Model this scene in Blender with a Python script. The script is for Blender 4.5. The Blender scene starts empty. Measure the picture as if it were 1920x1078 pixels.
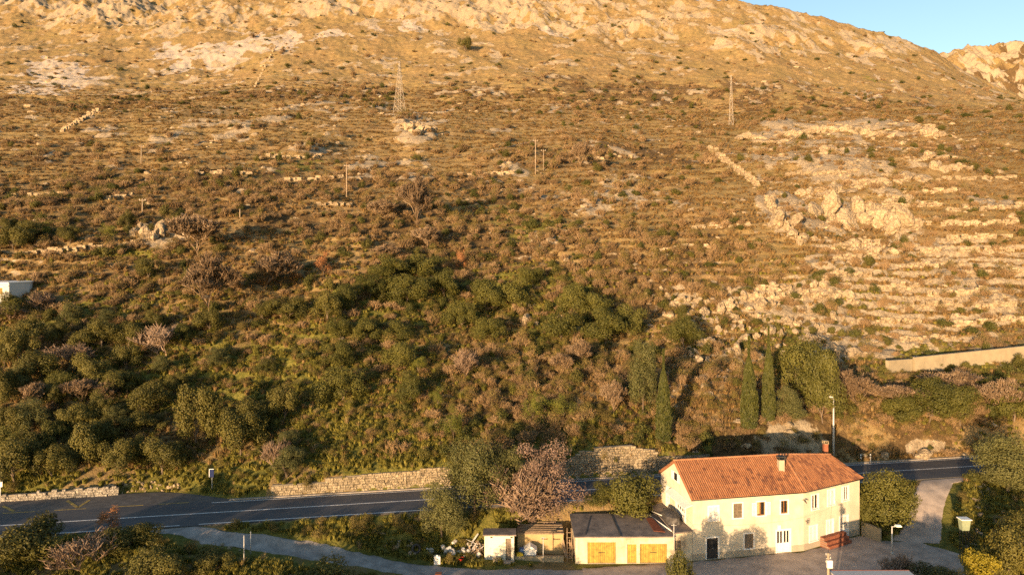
import bpy, math, random
import numpy as np
from mathutils import Vector, Matrix

SC = bpy.context.scene
COL = SC.collection
random.seed(11)
rng = np.random.default_rng(11)
R = math.radians

# ------------------------------------------------------------------ camera, sky, sun
H, F, HR = 29.5, 1280.0, 470.0          # drone height, focal length and horizon row (pixels of the 1920 frame)
cam_d = bpy.data.cameras.new('camera'); cam = bpy.data.objects.new('camera', cam_d); COL.objects.link(cam)
cam.location = (0, 0, H); cam.rotation_euler = (R(90), 0, 0)
cam_d.sensor_width = 36; cam_d.lens = 36 * F / 1920; cam_d.shift_y = -(539 - HR) / 1920
cam_d.clip_start = 1; cam_d.clip_end = 6000
SC.camera = cam

SUN_EL, SUN_AZ = 5.0, 29.0              # low evening sun behind the camera, a little to its left
tosun = Vector((-math.sin(R(SUN_AZ)) * math.cos(R(SUN_EL)), -math.cos(R(SUN_AZ)) * math.cos(R(SUN_EL)), math.sin(R(SUN_EL))))
sun_d = bpy.data.lights.new('sun', 'SUN'); sun = bpy.data.objects.new('sun', sun_d); COL.objects.link(sun)
sun.rotation_euler = tosun.to_track_quat('Z', 'Y').to_euler(); sun.location = (-60, -40, 60)
sun_d.energy = 5.0; sun_d.angle = R(0.6); sun_d.color = (1.0, 0.655, 0.36)
world = bpy.data.worlds.new('World'); SC.world = world; world.use_nodes = True
wn = world.node_tree.nodes; wl = world.node_tree.links
sky = wn.new('ShaderNodeTexSky'); sky.sky_type = 'NISHITA'; sky.sun_disc = False
sky.sun_elevation = R(SUN_EL); sky.sun_rotation = R(180 + SUN_AZ)
sky.altitude = 50; sky.air_density = 1.0; sky.dust_density = 0.8; sky.ozone_density = 1.5
wl.new(sky.outputs[0], wn['Background'].inputs[0]); wn['Background'].inputs[1].default_value = 0.15
SC.view_settings.view_transform = 'Standard'; SC.view_settings.look = 'None'
SC.view_settings.exposure = 1.27; SC.view_settings.gamma = 1
SC.view_settings.use_curve_mapping = False
SC.render.engine = 'CYCLES'
SC.cycles.max_bounces = 5; SC.cycles.diffuse_bounces = 3; SC.cycles.transmission_bounces = 2; SC.cycles.transparent_max_bounces = 4
SC.cycles.use_denoising = False; SC.render.filter_size = 1.25
SC.cycles.caustics_reflective = False; SC.cycles.caustics_refractive = False

# ------------------------------------------------------------------ helpers
def sstep(a, b, x):
    t = np.clip((x - a) / (b - a), 0, 1); return t * t * (3 - 2 * t)

def _hash(ix, iy, s):
    h = (ix * 374761393 + iy * 668265263 + s * 1442695041) & 0xFFFFFFFF
    h = ((h ^ (h >> 13)) * 1274126177) & 0xFFFFFFFF
    return ((h ^ (h >> 16)) & 0xFFFFFF) / float(0xFFFFFF)

def vnoise(x, y, s=0):
    x = np.asarray(x, float); y = np.asarray(y, float)
    ix = np.floor(x).astype(np.int64); iy = np.floor(y).astype(np.int64)
    fx = x - ix; fy = y - iy
    fx = fx * fx * fx * (fx * (fx * 6 - 15) + 10); fy = fy * fy * fy * (fy * (fy * 6 - 15) + 10)
    a = _hash(ix, iy, s); b = _hash(ix + 1, iy, s); c = _hash(ix, iy + 1, s); d = _hash(ix + 1, iy + 1, s)
    return a + (b - a) * fx + (c - a) * fy + (a - b - c + d) * fx * fy

def fbm(x, y, o=5, s=0, g=0.5):
    t = 0; a = 1; n = 0; x = np.asarray(x, float); y = np.asarray(y, float)
    for k in range(o):
        t = t + a * vnoise(x, y, s + k * 17); n += a; a *= g
        x, y = 1.97 * (0.8 * x + 0.6 * y) + 3.1, 1.97 * (-0.6 * x + 0.8 * y) + 7.7
    return t / n

def ridged(x, y, o=4, s=0):
    t = 0; a = 1; n = 0; x = np.asarray(x, float); y = np.asarray(y, float)
    for k in range(o):
        t = t + a * (1 - np.abs(2 * vnoise(x, y, s + k * 13) - 1)); n += a; a *= 0.55
        x, y = 2.03 * (0.8 * x + 0.6 * y) + 1.1, 2.03 * (-0.6 * x + 0.8 * y) + 5.7
    return t / n

class MB:
    """collects faces and links them as ONE mesh object"""
    def __init__(s):
        s.v = []; s.t = []; s.n = 0; s.fv = []; s.fl = []; s.fm = []; s.fs = []
    def add(s, v, f, mi=0, tint=0.5, smooth=False):
        v = np.asarray(v, float).reshape(-1, 3)
        if isinstance(f, np.ndarray):
            s.fv.append((f + s.n).ravel()); k = len(f); s.fl.append(np.full(k, f.shape[1]))
        else:
            k = len(f); s.fv.append(np.array([i + s.n for g in f for i in g])); s.fl.append(np.array([len(g) for g in f]))
        s.fm.append(np.full(k, mi)); s.fs.append(np.full(k, smooth))
        s.v.append(v); s.t.append(np.broadcast_to(np.asarray(tint, float), (len(v),)).copy()); s.n += len(v)
    def box(s, x0, x1, y0, y1, z0, z1, mi=0, tint=0.5, T=None):
        v = np.array([(x, y, z) for z in (z0, z1) for y in (y0, y1) for x in (x0, x1)], float)
        if T is not None: v = T(v)
        s.add(v, [(0, 2, 3, 1), (4, 5, 7, 6), (0, 1, 5, 4), (2, 6, 7, 3), (0, 4, 6, 2), (1, 3, 7, 5)], mi, tint)
    def tube(s, p0, p1, r0, r1=None, n=6, mi=0, tint=0.5, cap=True):
        r1 = r0 if r1 is None else r1
        p0 = np.array(p0, float); p1 = np.array(p1, float); d = p1 - p0; d = d / (np.linalg.norm(d) + 1e-9)
        a = np.cross(d, (0, 0, 1) if abs(d[2]) < .9 else (1, 0, 0)); a /= np.linalg.norm(a); b = np.cross(d, a)
        an = np.arange(n) * 2 * math.pi / n
        c = np.outer(np.cos(an), a) + np.outer(np.sin(an), b)
        f = [(i, (i + 1) % n, n + (i + 1) % n, n + i) for i in range(n)]
        if cap: f += [tuple(range(n - 1, -1, -1)), tuple(range(n, 2 * n))]
        s.add(np.vstack([p0 + c * r0, p1 + c * r1]), f, mi, tint, n > 5)
    def mesh(s, name, mats):
        me = bpy.data.meshes.new(name)
        v = np.vstack(s.v); fv = np.concatenate(s.fv); fl = np.concatenate(s.fl)
        me.vertices.add(len(v)); me.vertices.foreach_set('co', v.ravel())
        me.loops.add(len(fv)); me.loops.foreach_set('vertex_index', fv.astype(np.int32))
        me.polygons.add(len(fl)); st = np.concatenate([[0], np.cumsum(fl)[:-1]])
        me.polygons.foreach_set('loop_start', st.astype(np.int32))
        me.polygons.foreach_set('material_index', np.concatenate(s.fm).astype(np.int32))
        me.polygons.foreach_set('use_smooth', np.concatenate(s.fs).astype(bool))
        at = me.attributes.new('tint', 'FLOAT', 'POINT'); at.data.foreach_set('value', np.concatenate(s.t).astype(np.float32))
        me.update(calc_edges=True); me.validate()
        for m in (mats if isinstance(mats, (list, tuple)) else [mats]): me.materials.append(m)
        return me
    def build(s, name, mats, parent=None):
        return link(name, s.mesh(name, mats), parent)

def link(name, me, parent=None, loc=None):
    o = bpy.data.objects.new(name, me); COL.objects.link(o)
    if parent is not None:
        o.parent = parent
        # vertices are given in world space: undo the offset of the parent chain
        if loc is None:
            off = Vector((0, 0, 0)); p = parent
            while p is not None: off += p.location; p = p.parent
            o.location = -off
    if loc is not None: o.location = loc
    return o

def tag(o, label, cat, group=None, kind=None):
    if label: o['label'] = label
    if cat: o['category'] = cat
    if group: o['group'] = group
    if kind: o['kind'] = kind
    return o

def thing(name, loc, label, cat, group=None):
    o = bpy.data.objects.new(name, None); COL.objects.link(o); o.location = loc; o.empty_display_size = .3
    return tag(o, label, cat, group)

def copy_tree(o, parent=None):
    c = o.copy(); COL.objects.link(c)
    if parent is not None: c.parent = parent
    for ch in list(o.children): copy_tree(ch, c)
    return c

class Fr:
    """a wall frame: x along the wall, o outwards, z up"""
    def __init__(s, a, b, z=0.0):
        s.a = np.array([a[0], a[1]], float); d = np.array([b[0] - a[0], b[1] - a[1]], float); s.L = float(np.linalg.norm(d))
        s.u = d / s.L; s.n = np.array([s.u[1], -s.u[0]]); s.z = z
    def __call__(s, v):
        v = np.asarray(v, float); xy = s.a + np.outer(v[:, 0], s.u) + np.outer(v[:, 1], s.n)
        return np.column_stack([xy, v[:, 2] + s.z])
    def p(s, x, o, z): return s(np.array([[x, o, z]]))[0]
    def hit(s, px, row):
        """the point of the wall plane seen at a pixel of the photograph"""
        k = (px - 960) / F                        # a + x u, with X = k Y
        x = (k * s.a[1] - s.a[0]) / (s.u[0] - k * s.u[1]); Y = s.a[1] + x * s.u[1]
        return x, H - (row - HR) / F * Y - s.z
    def rect(s, px0, px1, r0, r1):
        x0, zt = s.hit(px0, r0); x1, zb = s.hit(px1, r1); return x0, x1, zb, zt

# ------------------------------------------------------------------ materials
def ramp(nt, stops, fac):
    r = nt.nodes.new('ShaderNodeValToRGB'); e = r.color_ramp.elements
    while len(e) < len(stops): e.new(0.5)
    for k, (p, c) in enumerate(stops): e[k].position = p; e[k].color = (*c, 1) if len(c) == 3 else c
    nt.links.new(fac, r.inputs[0]); return r.outputs[0]
def noise(nt, scale, detail=4, rough=0.6, vec=None, dist=0.0):
    n = nt.nodes.new('ShaderNodeTexNoise'); n.inputs['Scale'].default_value = scale; n.inputs['Detail'].default_value = detail
    n.inputs['Roughness'].default_value = rough; n.inputs['Distortion'].default_value = dist
    if vec is None:
        g = nt.nodes.new('ShaderNodeNewGeometry'); vec = g.outputs['Position']
    nt.links.new(vec, n.inputs['Vector']); return n.outputs['Fac']
def mixc(nt, fac, a, b, mode='MIX'):
    m = nt.nodes.new('ShaderNodeMix'); m.data_type = 'RGBA'; m.blend_type = mode
    for v, i in ((fac, 0), (a, 6), (b, 7)):
        if isinstance(v, (int, float)): m.inputs[i].default_value = v
        elif isinstance(v, tuple): m.inputs[i].default_value = (*v, 1)
        else: nt.links.new(v, m.inputs[i])
    return m.outputs[2]
def mth(nt, op, a, b=0.5, clamp=False):
    m = nt.nodes.new('ShaderNodeMath'); m.operation = op; m.use_clamp = clamp
    for v, i in ((a, 0), (b, 1)):
        if isinstance(v, (int, float)): m.inputs[i].default_value = v
        else: nt.links.new(v, m.inputs[i])
    return m.outputs[0]
def attr(nt, name):
    a = nt.nodes.new('ShaderNodeAttribute'); a.attribute_name = name; return a
def bump(nt, b, h, st=0.4, dist=0.05):
    n = nt.nodes.new('ShaderNodeBump'); n.inputs['Strength'].default_value = st; n.inputs['Distance'].default_value = dist
    nt.links.new(h, n.inputs['Height']); nt.links.new(n.outputs[0], b.inputs['Normal'])
def mat(name, rough=0.8, spec=0.3):
    m = bpy.data.materials.new(name); m.use_nodes = True; nt = m.node_tree; b = nt.nodes['Principled BSDF']
    b.inputs['Roughness'].default_value = rough; b.inputs['Specular IOR Level'].default_value = spec
    return m, nt, b
def simple(name, c, rough=0.7, var=0.25, scale=3.0, c2=None, spec=0.3, bmp=0.0, metal=0.0):
    """a base colour with soft dirt: noise between two tones, plus a tint per piece"""
    m, nt, b = mat(name, rough, spec)
    lo = tuple(x * (1 - var) for x in c) if c2 is None else c2
    hi = tuple(min(1, x * (1 + var * .5)) for x in c)
    n = noise(nt, scale, 6, 0.65); col = ramp(nt, [(0.32, lo), (0.68, hi)], n)
    t = attr(nt, 'tint').outputs['Fac']
    col = mixc(nt, 1.0, col, ramp(nt, [(0, (.72, .72, .72)), (1, (1.2, 1.2, 1.2))], t), 'MULTIPLY')
    nt.links.new(col, b.inputs['Base Color']); b.inputs['Metallic'].default_value = metal
    if bmp: bump(nt, b, noise(nt, scale * 9, 3), bmp)
    return m
def leafmat(name, c, c2, trans=0.25, rough=0.55):
    m, nt, b = mat(name, rough, 0.25)
    oi = nt.nodes.new('ShaderNodeObjectInfo'); t = attr(nt, 'tint').outputs['Fac']
    f = mth(nt, 'ADD', mth(nt, 'MULTIPLY', t, 0.65), mth(nt, 'MULTIPLY', oi.outputs['Random'], 0.35))
    col = ramp(nt, [(0.1, c), (0.9, c2)], f)
    nt.links.new(col, b.inputs['Base Color'])
    if trans:
        tr = nt.nodes.new('ShaderNodeBsdfTranslucent'); nt.links.new(col, tr.inputs['Color'])
        mx = nt.nodes.new('ShaderNodeMixShader'); mx.inputs[0].default_value = trans
        nt.links.new(b.outputs[0], mx.inputs[1]); nt.links.new(tr.outputs[0], mx.inputs[2])
        nt.links.new(mx.outputs[0], nt.nodes['Material Output'].inputs[0])
    return m

M = {}
M['evergreen'] = leafmat('evergreen_leaf', (.045, .046, .009), (.148, .134, .032), .14)
M['olive'] = leafmat('olive_leaf', (.052, .058, .018), (.142, .143, .050), .14)
M['laurel'] = leafmat('laurel_leaf', (.042, .048, .009), (.142, .136, .030), .14)
M['lime'] = leafmat('fresh_leaf', (.09, .11, .018), (.20, .20, .035))
M['yellow'] = leafmat('yellow_leaf', (.17, .15, .015), (.36, .29, .03))
M['cypress'] = leafmat('cypress_leaf', (.030, .040, .008), (.085, .09, .02), 0.1)
M['rust'] = leafmat('rust_leaf', (.26, .12, .05), (.45, .22, .09))
M['blossom'] = leafmat('blossom', (.10, .066, .05), (.26, .185, .145), 0.2)
M['bush'] = leafmat('shrub_leaf', (.045, .055, .012), (.13, .125, .03))
M['heath'] = leafmat('heath_leaf', (.105, .086, .026), (.25, .195, .06))
M['broom'] = leafmat('broom_stem', (.09, .092, .018), (.22, .205, .048), .2)
M['twig'] = leafmat('bare_twig', (.15, .098, .05), (.29, .20, .105), 0)
M['twig_tree'] = leafmat('tree_twig', (.115, .078, .046), (.235, .17, .105), 0)
M['twig_grey'] = leafmat('grey_twig', (.13, .09, .062), (.26, .19, .135), 0)
M['bark'] = leafmat('bark', (.10, .075, .05), (.19, .15, .11), 0, 0.9)
M['drygrass'] = leafmat('dry_grass', (.17, .112, .046), (.33, .222, .095), 0.25)
M['straw'] = leafmat('straw', (.28, .20, .09), (.43, .32, .15), 0.3)
M['grass'] = leafmat('green_grass', (.115, .115, .022), (.27, .24, .055), 0.3)

def rockmat(name, lo, hi, scale=1.2):
    m, nt, b = mat(name, 0.9, 0.2)
    n = noise(nt, scale, 8, 0.7); n2 = noise(nt, scale * 5, 4, 0.7)
    col = ramp(nt, [(0.30, lo), (0.55, hi)], n)
    col = mixc(nt, ramp(nt, [(0.62, (0, 0, 0)), (0.75, (.6, .6, .6))], n2), col, (.12, .10, .075))
    t = attr(nt, 'tint').outputs['Fac']; oi = nt.nodes.new('ShaderNodeObjectInfo')
    k = mth(nt, 'ADD', mth(nt, 'MULTIPLY', t, .6), mth(nt, 'MULTIPLY', oi.outputs['Random'], .4))
    col = mixc(nt, 1.0, col, ramp(nt, [(0, (.62, .6, .57)), (1, (1.2, 1.17, 1.12))], k), 'MULTIPLY')
    vo = nt.nodes.new('ShaderNodeTexVoronoi'); vo.feature = 'DISTANCE_TO_EDGE'; vo.inputs['Scale'].default_value = scale * .9
    g = nt.nodes.new('ShaderNodeNewGeometry'); ad = nt.nodes.new('ShaderNodeVectorMath'); ad.operation = 'ADD'; nt.links.new(g.outputs['Position'], ad.inputs[0])
    n3 = nt.nodes.new('ShaderNodeTexNoise'); n3.inputs['Scale'].default_value = scale * 1.3; nt.links.new(g.outputs['Position'], n3.inputs['Vector']); nt.links.new(n3.outputs['Color'], ad.inputs[1]); nt.links.new(ad.outputs[0], vo.inputs['Vector'])
    col = mixc(nt, ramp(nt, [(.0, (.8, .8, .8)), (.06, (0, 0, 0))], vo.outputs['Distance']), col, (.075, .06, .045))
    nt.links.new(col, b.inputs['Base Color']); bump(nt, b, mth(nt, 'ADD', mth(nt, 'MULTIPLY', n2, 1.4), mth(nt, 'MINIMUM', mth(nt, 'MULTIPLY', vo.outputs['Distance'], 3), .5)), 0.7, 0.22)
    return m
M['rock'] = rockmat('limestone', (.21, .165, .108), (.42, .345, .235))
M['stone'] = rockmat('wall_stone', (.27, .22, .145), (.46, .39, .27), 2.0)
M['stone_grey'] = rockmat('grey_stone', (.27, .25, .22), (.45, .42, .36), 2.0)
M['mortar'] = simple('mortar', (.22, .19, .14), .9)
# ------------------------------------------------------------------ terrain
def road_c(X): return 72.95 + 0.171 * np.clip(X, -90, 90)
RZ = 3.5

def crest_row(px):
    return np.interp(px, [-900, 0, 500, 900, 1200, 1390, 1470, 1560, 1650, 1700, 1760, 1800, 1850, 1920, 2100, 2700],
                     [0, 8, 2, 6, -6, 0, 17, 40, 64, 80, 105, 128, 152, 186, 225, 270])

def base_z(X, Y):
    px = 960 + F * X / Y; q = Y - road_c(X)
    # below the road
    Tz = np.interp(X, [-60, -35, -30, -24, -16, -9, 0, 6, 40, 48, 60], [3.1, 3.3, 3.1, 2.35, 1.3, .55, .2, 0, 0, .5, 1.6])
    W = np.interp(X, [-60, -30, -24, -9, 0, 6, 15, 16.5, 34, 38.5, 45, 52, 70], [3, 3, 3.3, 4, 3, 2.5, 2.2, .6, .6, 7.5, 10, 13, 16])
    w = -3.3 - q; t = sstep(0, 1, w / W)
    lo = 3.42 - (3.42 - Tz) * t
    Yf = np.interp(X, [-70, -45, -30, -9, 5, 40, 50, 70], [56, 58, 58.5, 59.5, 55, 55, 60, 62])
    lo = lo - 0.24 * np.maximum(0, Yf - Y)
    # the hill
    B = np.interp(X, [-200, -38, -29, 300], [7.7, 7.7, 3.4, 3.4])
    qq = q - B
    st = np.interp(X, [-60, -38, -30, -26.2, -25.8, -20.6, -20.2, -10.2, -9.8, 6, 8.5, 22, 26, 40, 58, 75],
                   [.5, .5, .2, .3, .9, .9, 1.5, 2.0, 2.1, 2.1, 2.9, 1.9, 3.2, 3.6, 2.6, 2.6])
    wid = np.interp(X, [-60, -38, -30, -26, 22, 26, 75], [.8, .8, 2, .5, .5, 2.4, 2.8])
    hh = np.interp(qq, [0, 16, 36, 61, 80, 126, 226, 326, 1500], [0, 7.3, 16.2, 28.6, 36, 50, 83, 113, 450])
    hi = 3.45 + hh + st * sstep(0.35, 1, qq / wid) * (1 - sstep(4, 30, qq))
    # the rocky knoll on the right and the pylon mound
    hi = hi + 9 * np.exp(-((px - 1640) / 250) ** 2) * sstep(150, 200, Y) * (1 - sstep(205, 265, Y))
    hi = hi + 3.0 * np.exp(-((px - 775) / 45) ** 2 - ((Y - 247) / 14) ** 2)
    # gully in the middle where the scrub stands, rib of rock on the right
    hi = hi - 2.5 * np.exp(-((px - 900) / 170) ** 2) * sstep(90, 120, Y) * (1 - sstep(150, 210, Y))
    hi = hi + 3.0 * np.exp(-((px - 1600) / 200) ** 2) * sstep(118, 128, Y) * (1 - sstep(130, 175, Y))
    # the mountain
    X4 = X / Y * 400; q4 = 400 - road_c(X4) - 3.4
    z4 = 3.45 + np.interp(q4, [0, 126, 226, 326, 1500], [0, 50, 83, 113, 450])
    c = H + 640 * (HR - crest_row(px)) / F
    tt = np.clip((Y - 400) / 240, 0, 1); mt = z4 + (c - z4) * (0.7 * tt + 0.3 * tt ** 2)
    s2 = np.interp(px, [-900, 1150, 1300, 1420, 3000], [.5, .5, .1, -.35, -.5])
    mt = mt + s2 * np.maximum(0, Y - 640)
    hi = np.where(Y > 400, mt, hi)
    road = np.full_like(X, 3.40)
    return np.where(q < -3.3, lo, np.where(qq < 0, road, hi)), q, qq

PXS = np.unique(np.concatenate([np.linspace(-900, -30, 110), np.linspace(-30, 1950, 760), np.linspace(1950, 2800, 105)]))
YS = np.concatenate([np.linspace(14, 50, 40)[:-1], np.linspace(50, 92, 170)[:-1], np.linspace(92, 150, 170)[:-1], np.geomspace(150, 400, 190)[:-1], np.geomspace(400, 660, 230)[:-1], np.geomspace(660, 900, 60)])
PX, YY = np.meshgrid(PXS, YS); XX = (PX - 960) / F * YY
Z0, QQ_, QQ = base_z(XX, YY)
ROW0 = HR - F * (Z0 - H) / YY

def ell(lst, px=None, row=None):
    px = PX if px is None else px; row = ROW0 if row is None else row
    m = np.zeros_like(px, dtype=float)
    for cx, cy, rx, ry, s in lst:
        m = np.maximum(m, s * np.exp(-(((px - cx) / rx) ** 2 + ((row - cy) / ry) ** 2) ** 1.5))
    return m
ROCK_Z = [(1580, 245, 210, 22, 1), (1560, 300, 230, 40, .75), (1470, 400, 70, 60, 1.1), (1580, 390, 150, 70, 1.1), (1690, 420, 60, 45, 1),
          (1600, 480, 110, 40, .8), (1790, 420, 200, 120, .55), (1760, 560, 250, 110, .5), (1350, 590, 150, 70, .46), (1530, 600, 160, 80, .52), (1380, 650, 110, 50, .5), (1560, 660, 90, 40, .75),
          (300, 430, 60, 35, .9), (780, 240, 55, 28, 1.0), (1080, 340, 180, 60, .5), (1040, 400, 150, 60, .5), (1180, 440, 120, 60, .5), (600, 290, 300, 40, .4),
          (220, 300, 200, 30, .3), (400, 240, 330, 50, .42), (600, 210, 300, 40, .4), (880, 220, 300, 40, .35), (1100, 250, 200, 40, .35), (1330, 700, 60, 40, .5), (1290, 760, 60, 50, .5), (1735, 840, 40, 22, .9),
          (985, 600, 40, 50, .5), (780, 320, 50, 25, .6)]
CLIFF_Z = [(240, 18, 210, 38, 1), (60, 5, 150, 25, .8), (440, 30, 150, 30, .7), (640, 20, 120, 22, .8), (830, 20, 120, 30, .7), (980, 25, 200, 35, .9), (1150, 45, 200, 30, .6), (1480, 75, 180, 30, .7), (1660, 90, 140, 24, .7), (1300, 20, 220, 30, .5)]
SCREE_Z = [(110, 140, 95, 32, 1), (60, 165, 60, 20, .8), (370, 95, 120, 26, .9), (330, 115, 80, 22, .8), (465, 85, 70, 26, 1), (545, 85, 60, 22, .9), (625, 72, 50, 12, .9), (770, 58, 90, 14, .8), (1020, 58, 60, 12, .8), (1120, 55, 40, 14, .6), (940, 48, 40, 20, .7),
           (430, 140, 90, 16, .5), (1350, 55, 40, 10, .7), (1010, 95, 40, 12, .3), (1640, 130, 16, 30, .6), (1620, 175, 60, 8, .6), (340, 325, 30, 14, .7), (780, 112, 30, 12, .6), (1755, 160, 60, 8, .4), (1230, 40, 60, 10, .5)]
BROWN_Z = [(1200, 170, 360, 28, .9), (1500, 190, 300, 22, .8), (620, 180, 420, 16, .8), (100, 190, 200, 16, .6), (300, 380, 500, 60, .9), (650, 390, 300, 90, .9), (900, 430, 250, 110, .7), (380, 540, 330, 70, .8), (1150, 520, 260, 80, .7),
           (1150, 300, 220, 35, .8), (1280, 480, 160, 60, .7), (1000, 760, 200, 90, .8), (1150, 740, 120, 90, .7), (1720, 760, 200, 70, .9), (700, 790, 200, 40, .4), (1270, 800, 100, 60, .6), (1450, 825, 190, 36, 1), (1640, 845, 80, 22, .7), (1800, 300, 160, 50, .4), (120, 300, 200, 50, .4)]
GREEN_Z = [(900, 560, 360, 70, .7), (250, 700, 330, 160, .8), (500, 780, 200, 90, .8), (380, 890, 250, 60, 1), (660, 830, 230, 75, 1.15), (560, 680, 170, 90, .95), (1400, 610, 200, 70, .8), (560, 640, 150, 70, .5), (740, 720, 120, 60, .8), (240, 470, 140, 16, .9), (450, 200, 220, 12, .5), (700, 235, 160, 14, .5), (1300, 620, 120, 60, .7),
           (1480, 680, 150, 60, .5), (900, 390, 120, 40, .6), (1010, 420, 90, 40, .6), (1500, 255, 160, 12, .5), (640, 1000, 180, 40, .9), (300, 1040, 330, 60, .6), (1740, 990, 120, 60, .6), (1680, 960, 60, 40, .9), (880, 1050, 120, 14, 1), (900, 1000, 110, 40, .9), (1620, 560, 160, 40, .4)]
hillm = sstep(4, 14, QQ)
near = 1 - sstep(170, 260, YY)
nf = fbm(XX / 11, YY / 11, 7, 3)                 # multi scale cover noise
nf2 = fbm(XX / 34, YY / 34, 6, 51)
rz = ell(ROCK_Z) * hillm + ell([(1450, 830, 170, 25, .25), (1735, 840, 40, 22, .8)]) * sstep(.3, 1, QQ)
cz = ell(CLIFF_Z) * sstep(380, 450, YY)
wob = (fbm(PX / 60, ROW0 / 14, 3, 77) - .5)
sz = ell(SCREE_Z, PX + wob * 60, ROW0 + wob * 26) * sstep(250, 300, YY)
bz = ell(BROWN_Z); gz_ = ell(GREEN_Z)
# long undulation, terraces that follow the contours, rock relief
Z = Z0 + (fbm(XX / 26, YY / 26, 4, 9) - .5) * 6 * sstep(6, 45, QQ) * (1 - .5 * sstep(380, 420, YY))
terr = np.zeros_like(Z)
for hgt, a0, a1, b0, b1, amp, sd in ((1.55, 78, 90, 165, 220, .85, 5), (2.6, 165, 220, 420, 520, .75, 6)):
    zt = Z + (fbm(XX / 19, YY / 19, 3, 20 + sd) - .5) * hgt * 1.6
    fr = zt / hgt - np.floor(zt / hgt)
    off = (sstep(.74, .96, fr) - fr) * hgt
    msk = sstep(.42, .62, fbm(XX / 40, YY / 40, 3, 40 + sd)) * .5 + .08
    msk = np.maximum(msk, ell([(1760, 520, 300, 170, 1), (300, 300, 500, 90, .55), (800, 230, 500, 50, .6)]))
    terr += off * amp * msk * sstep(a0, a1, YY) * (1 - sstep(b0, b1, YY)) * hillm
Z = Z + terr
rid = ridged(XX / 5.5, YY / 5.5, 5, 61); rid2 = ridged(XX / 1.7, YY / 1.7, 3, 62)
rockf = np.clip((nf - .5) * 5.5 + (rz - .50) * 2.4, 0, 1)
Z = Z + rockf * (rid * 1.3 + rid2 * .45 - .3) * np.clip(.45 + rz, 0, 1.3) * sstep(2, 8, QQ)
Z = Z + (fbm(XX / 2.6, YY / 2.6, 4, 70) - .5) * .7 * sstep(1, 8, QQ) * near
big = sstep(330, 480, YY)
cr = sstep(560, 640, YY) * sstep(1250, 1400, PX)
rm = ridged(XX / 46, YY / 46, 6, 81)
Z = Z + big * (1 - .8 * cr) * ((fbm(XX / 120, YY / 120, 3, 82) - .5) * 16 + (fbm(XX / 22, YY / 22, 6, 85) - .5) * (5 + 9 * cz) + cz * (rm - .5) * 24 + (ridged(XX / 9, YY / 9, 4, 87) - .5) * (1.2 + 5 * cz) + (fbm(XX / 3, YY / 3, 3, 88) - .5) * 1.6)
Z = Z + big * cr * ((fbm(XX / 30, YY / 30, 5, 83) - .5) * 9 + (ridged(XX / 8, YY / 8, 4, 84) - .5) * 4)
lowm = (QQ_ < -3.8) & (~((XX > 5) & (XX < 41) & (YY > 54)))
Z = Z + np.where(lowm, (fbm(XX / 2.2, YY / 2.2, 4, 90) - .5) * .35 * sstep(3.6, 6, -QQ_), 0)

dzdy = np.gradient(Z, axis=0) / np.gradient(YY, axis=0)
steep = sstep(.75, 1.5, np.abs(dzdy)) * sstep(1.5, 6, QQ)
riser_z = np.clip(.16 + ell([(1760, 500, 300, 150, .75), (1500, 600, 330, 90, .55), (300, 310, 450, 50, .4), (800, 240, 500, 50, .3), (1000, 380, 250, 80, .25)]), 0, 1)
riser = sstep(.8, 1.6, dzdy) * sstep(.62, .78, nf2 * .5 + fbm(XX / 6, YY / 6, 4, 95) * .5 + riser_z * .3) * hillm
rock = np.clip(np.maximum(rockf, riser * .95) + cz * sstep(.44, .56, rm * .25 + nf * .35 + fbm(XX / 5, YY / 5, 5, 91) * .45) + .8 * steep * rz + big * sstep(.56, .68, nf) * .6, 0, 1)
far_rock = sstep(1250, 1500, PX) * sstep(500, 620, YY) * .45 * sstep(.38, .6, nf)
rock = np.clip(np.maximum(rock, far_rock), 0, 1) * (1 - .7 * np.clip(gz_, 0, 1) * (1 - np.clip(rz * 1.4, 0, 1)))
scree = np.clip(sz * 1.6 + (nf - .5) * 3 - .55, 0, 1) * (sz > .08)
green = np.clip(gz_ * 1.2 + (nf2 - .5) * 2.4 - .35, 0, 1)
green = np.maximum(green, np.clip(1.3 - np.abs(QQ - 2.5) / 5, 0, 1) * (XX < 24) * np.clip(.55 + (nf2 - .5) * 3, 0, 1))
green = np.where((XX < -26) & (QQ_ > 3) & (QQ_ < 10), np.clip(.75 + (nf - .5) * 3, 0, 1), green)
green = np.where(QQ_ < -3.4, np.clip(.45 + gz_ * .6 + (nf - .5) * 3, 0, 1), green)
brown = np.clip(bz * 1.1 + (nf - .5) * 3.2 - .25, 0, 1)

def grid_faces(nr, nc):
    i = np.arange((nr - 1) * (nc - 1)); r = i // (nc - 1); c = i % (nc - 1); a = r * nc + c
    return np.column_stack([a, a + 1, a + nc + 1, a + nc])

def grid_obj(name, X, Y, Zv, m, attrs):
    nr, nc = X.shape; b = MB(); b.add(np.column_stack([X.ravel(), Y.ravel(), Zv.ravel()]), grid_faces(nr, nc), smooth=True)
    me = b.mesh(name, m)
    for k, a in attrs.items():
        at = me.attributes.new(k, 'FLOAT', 'POINT'); at.data.foreach_set('value', a.ravel().astype(np.float32))
    return link(name, me)

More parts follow.
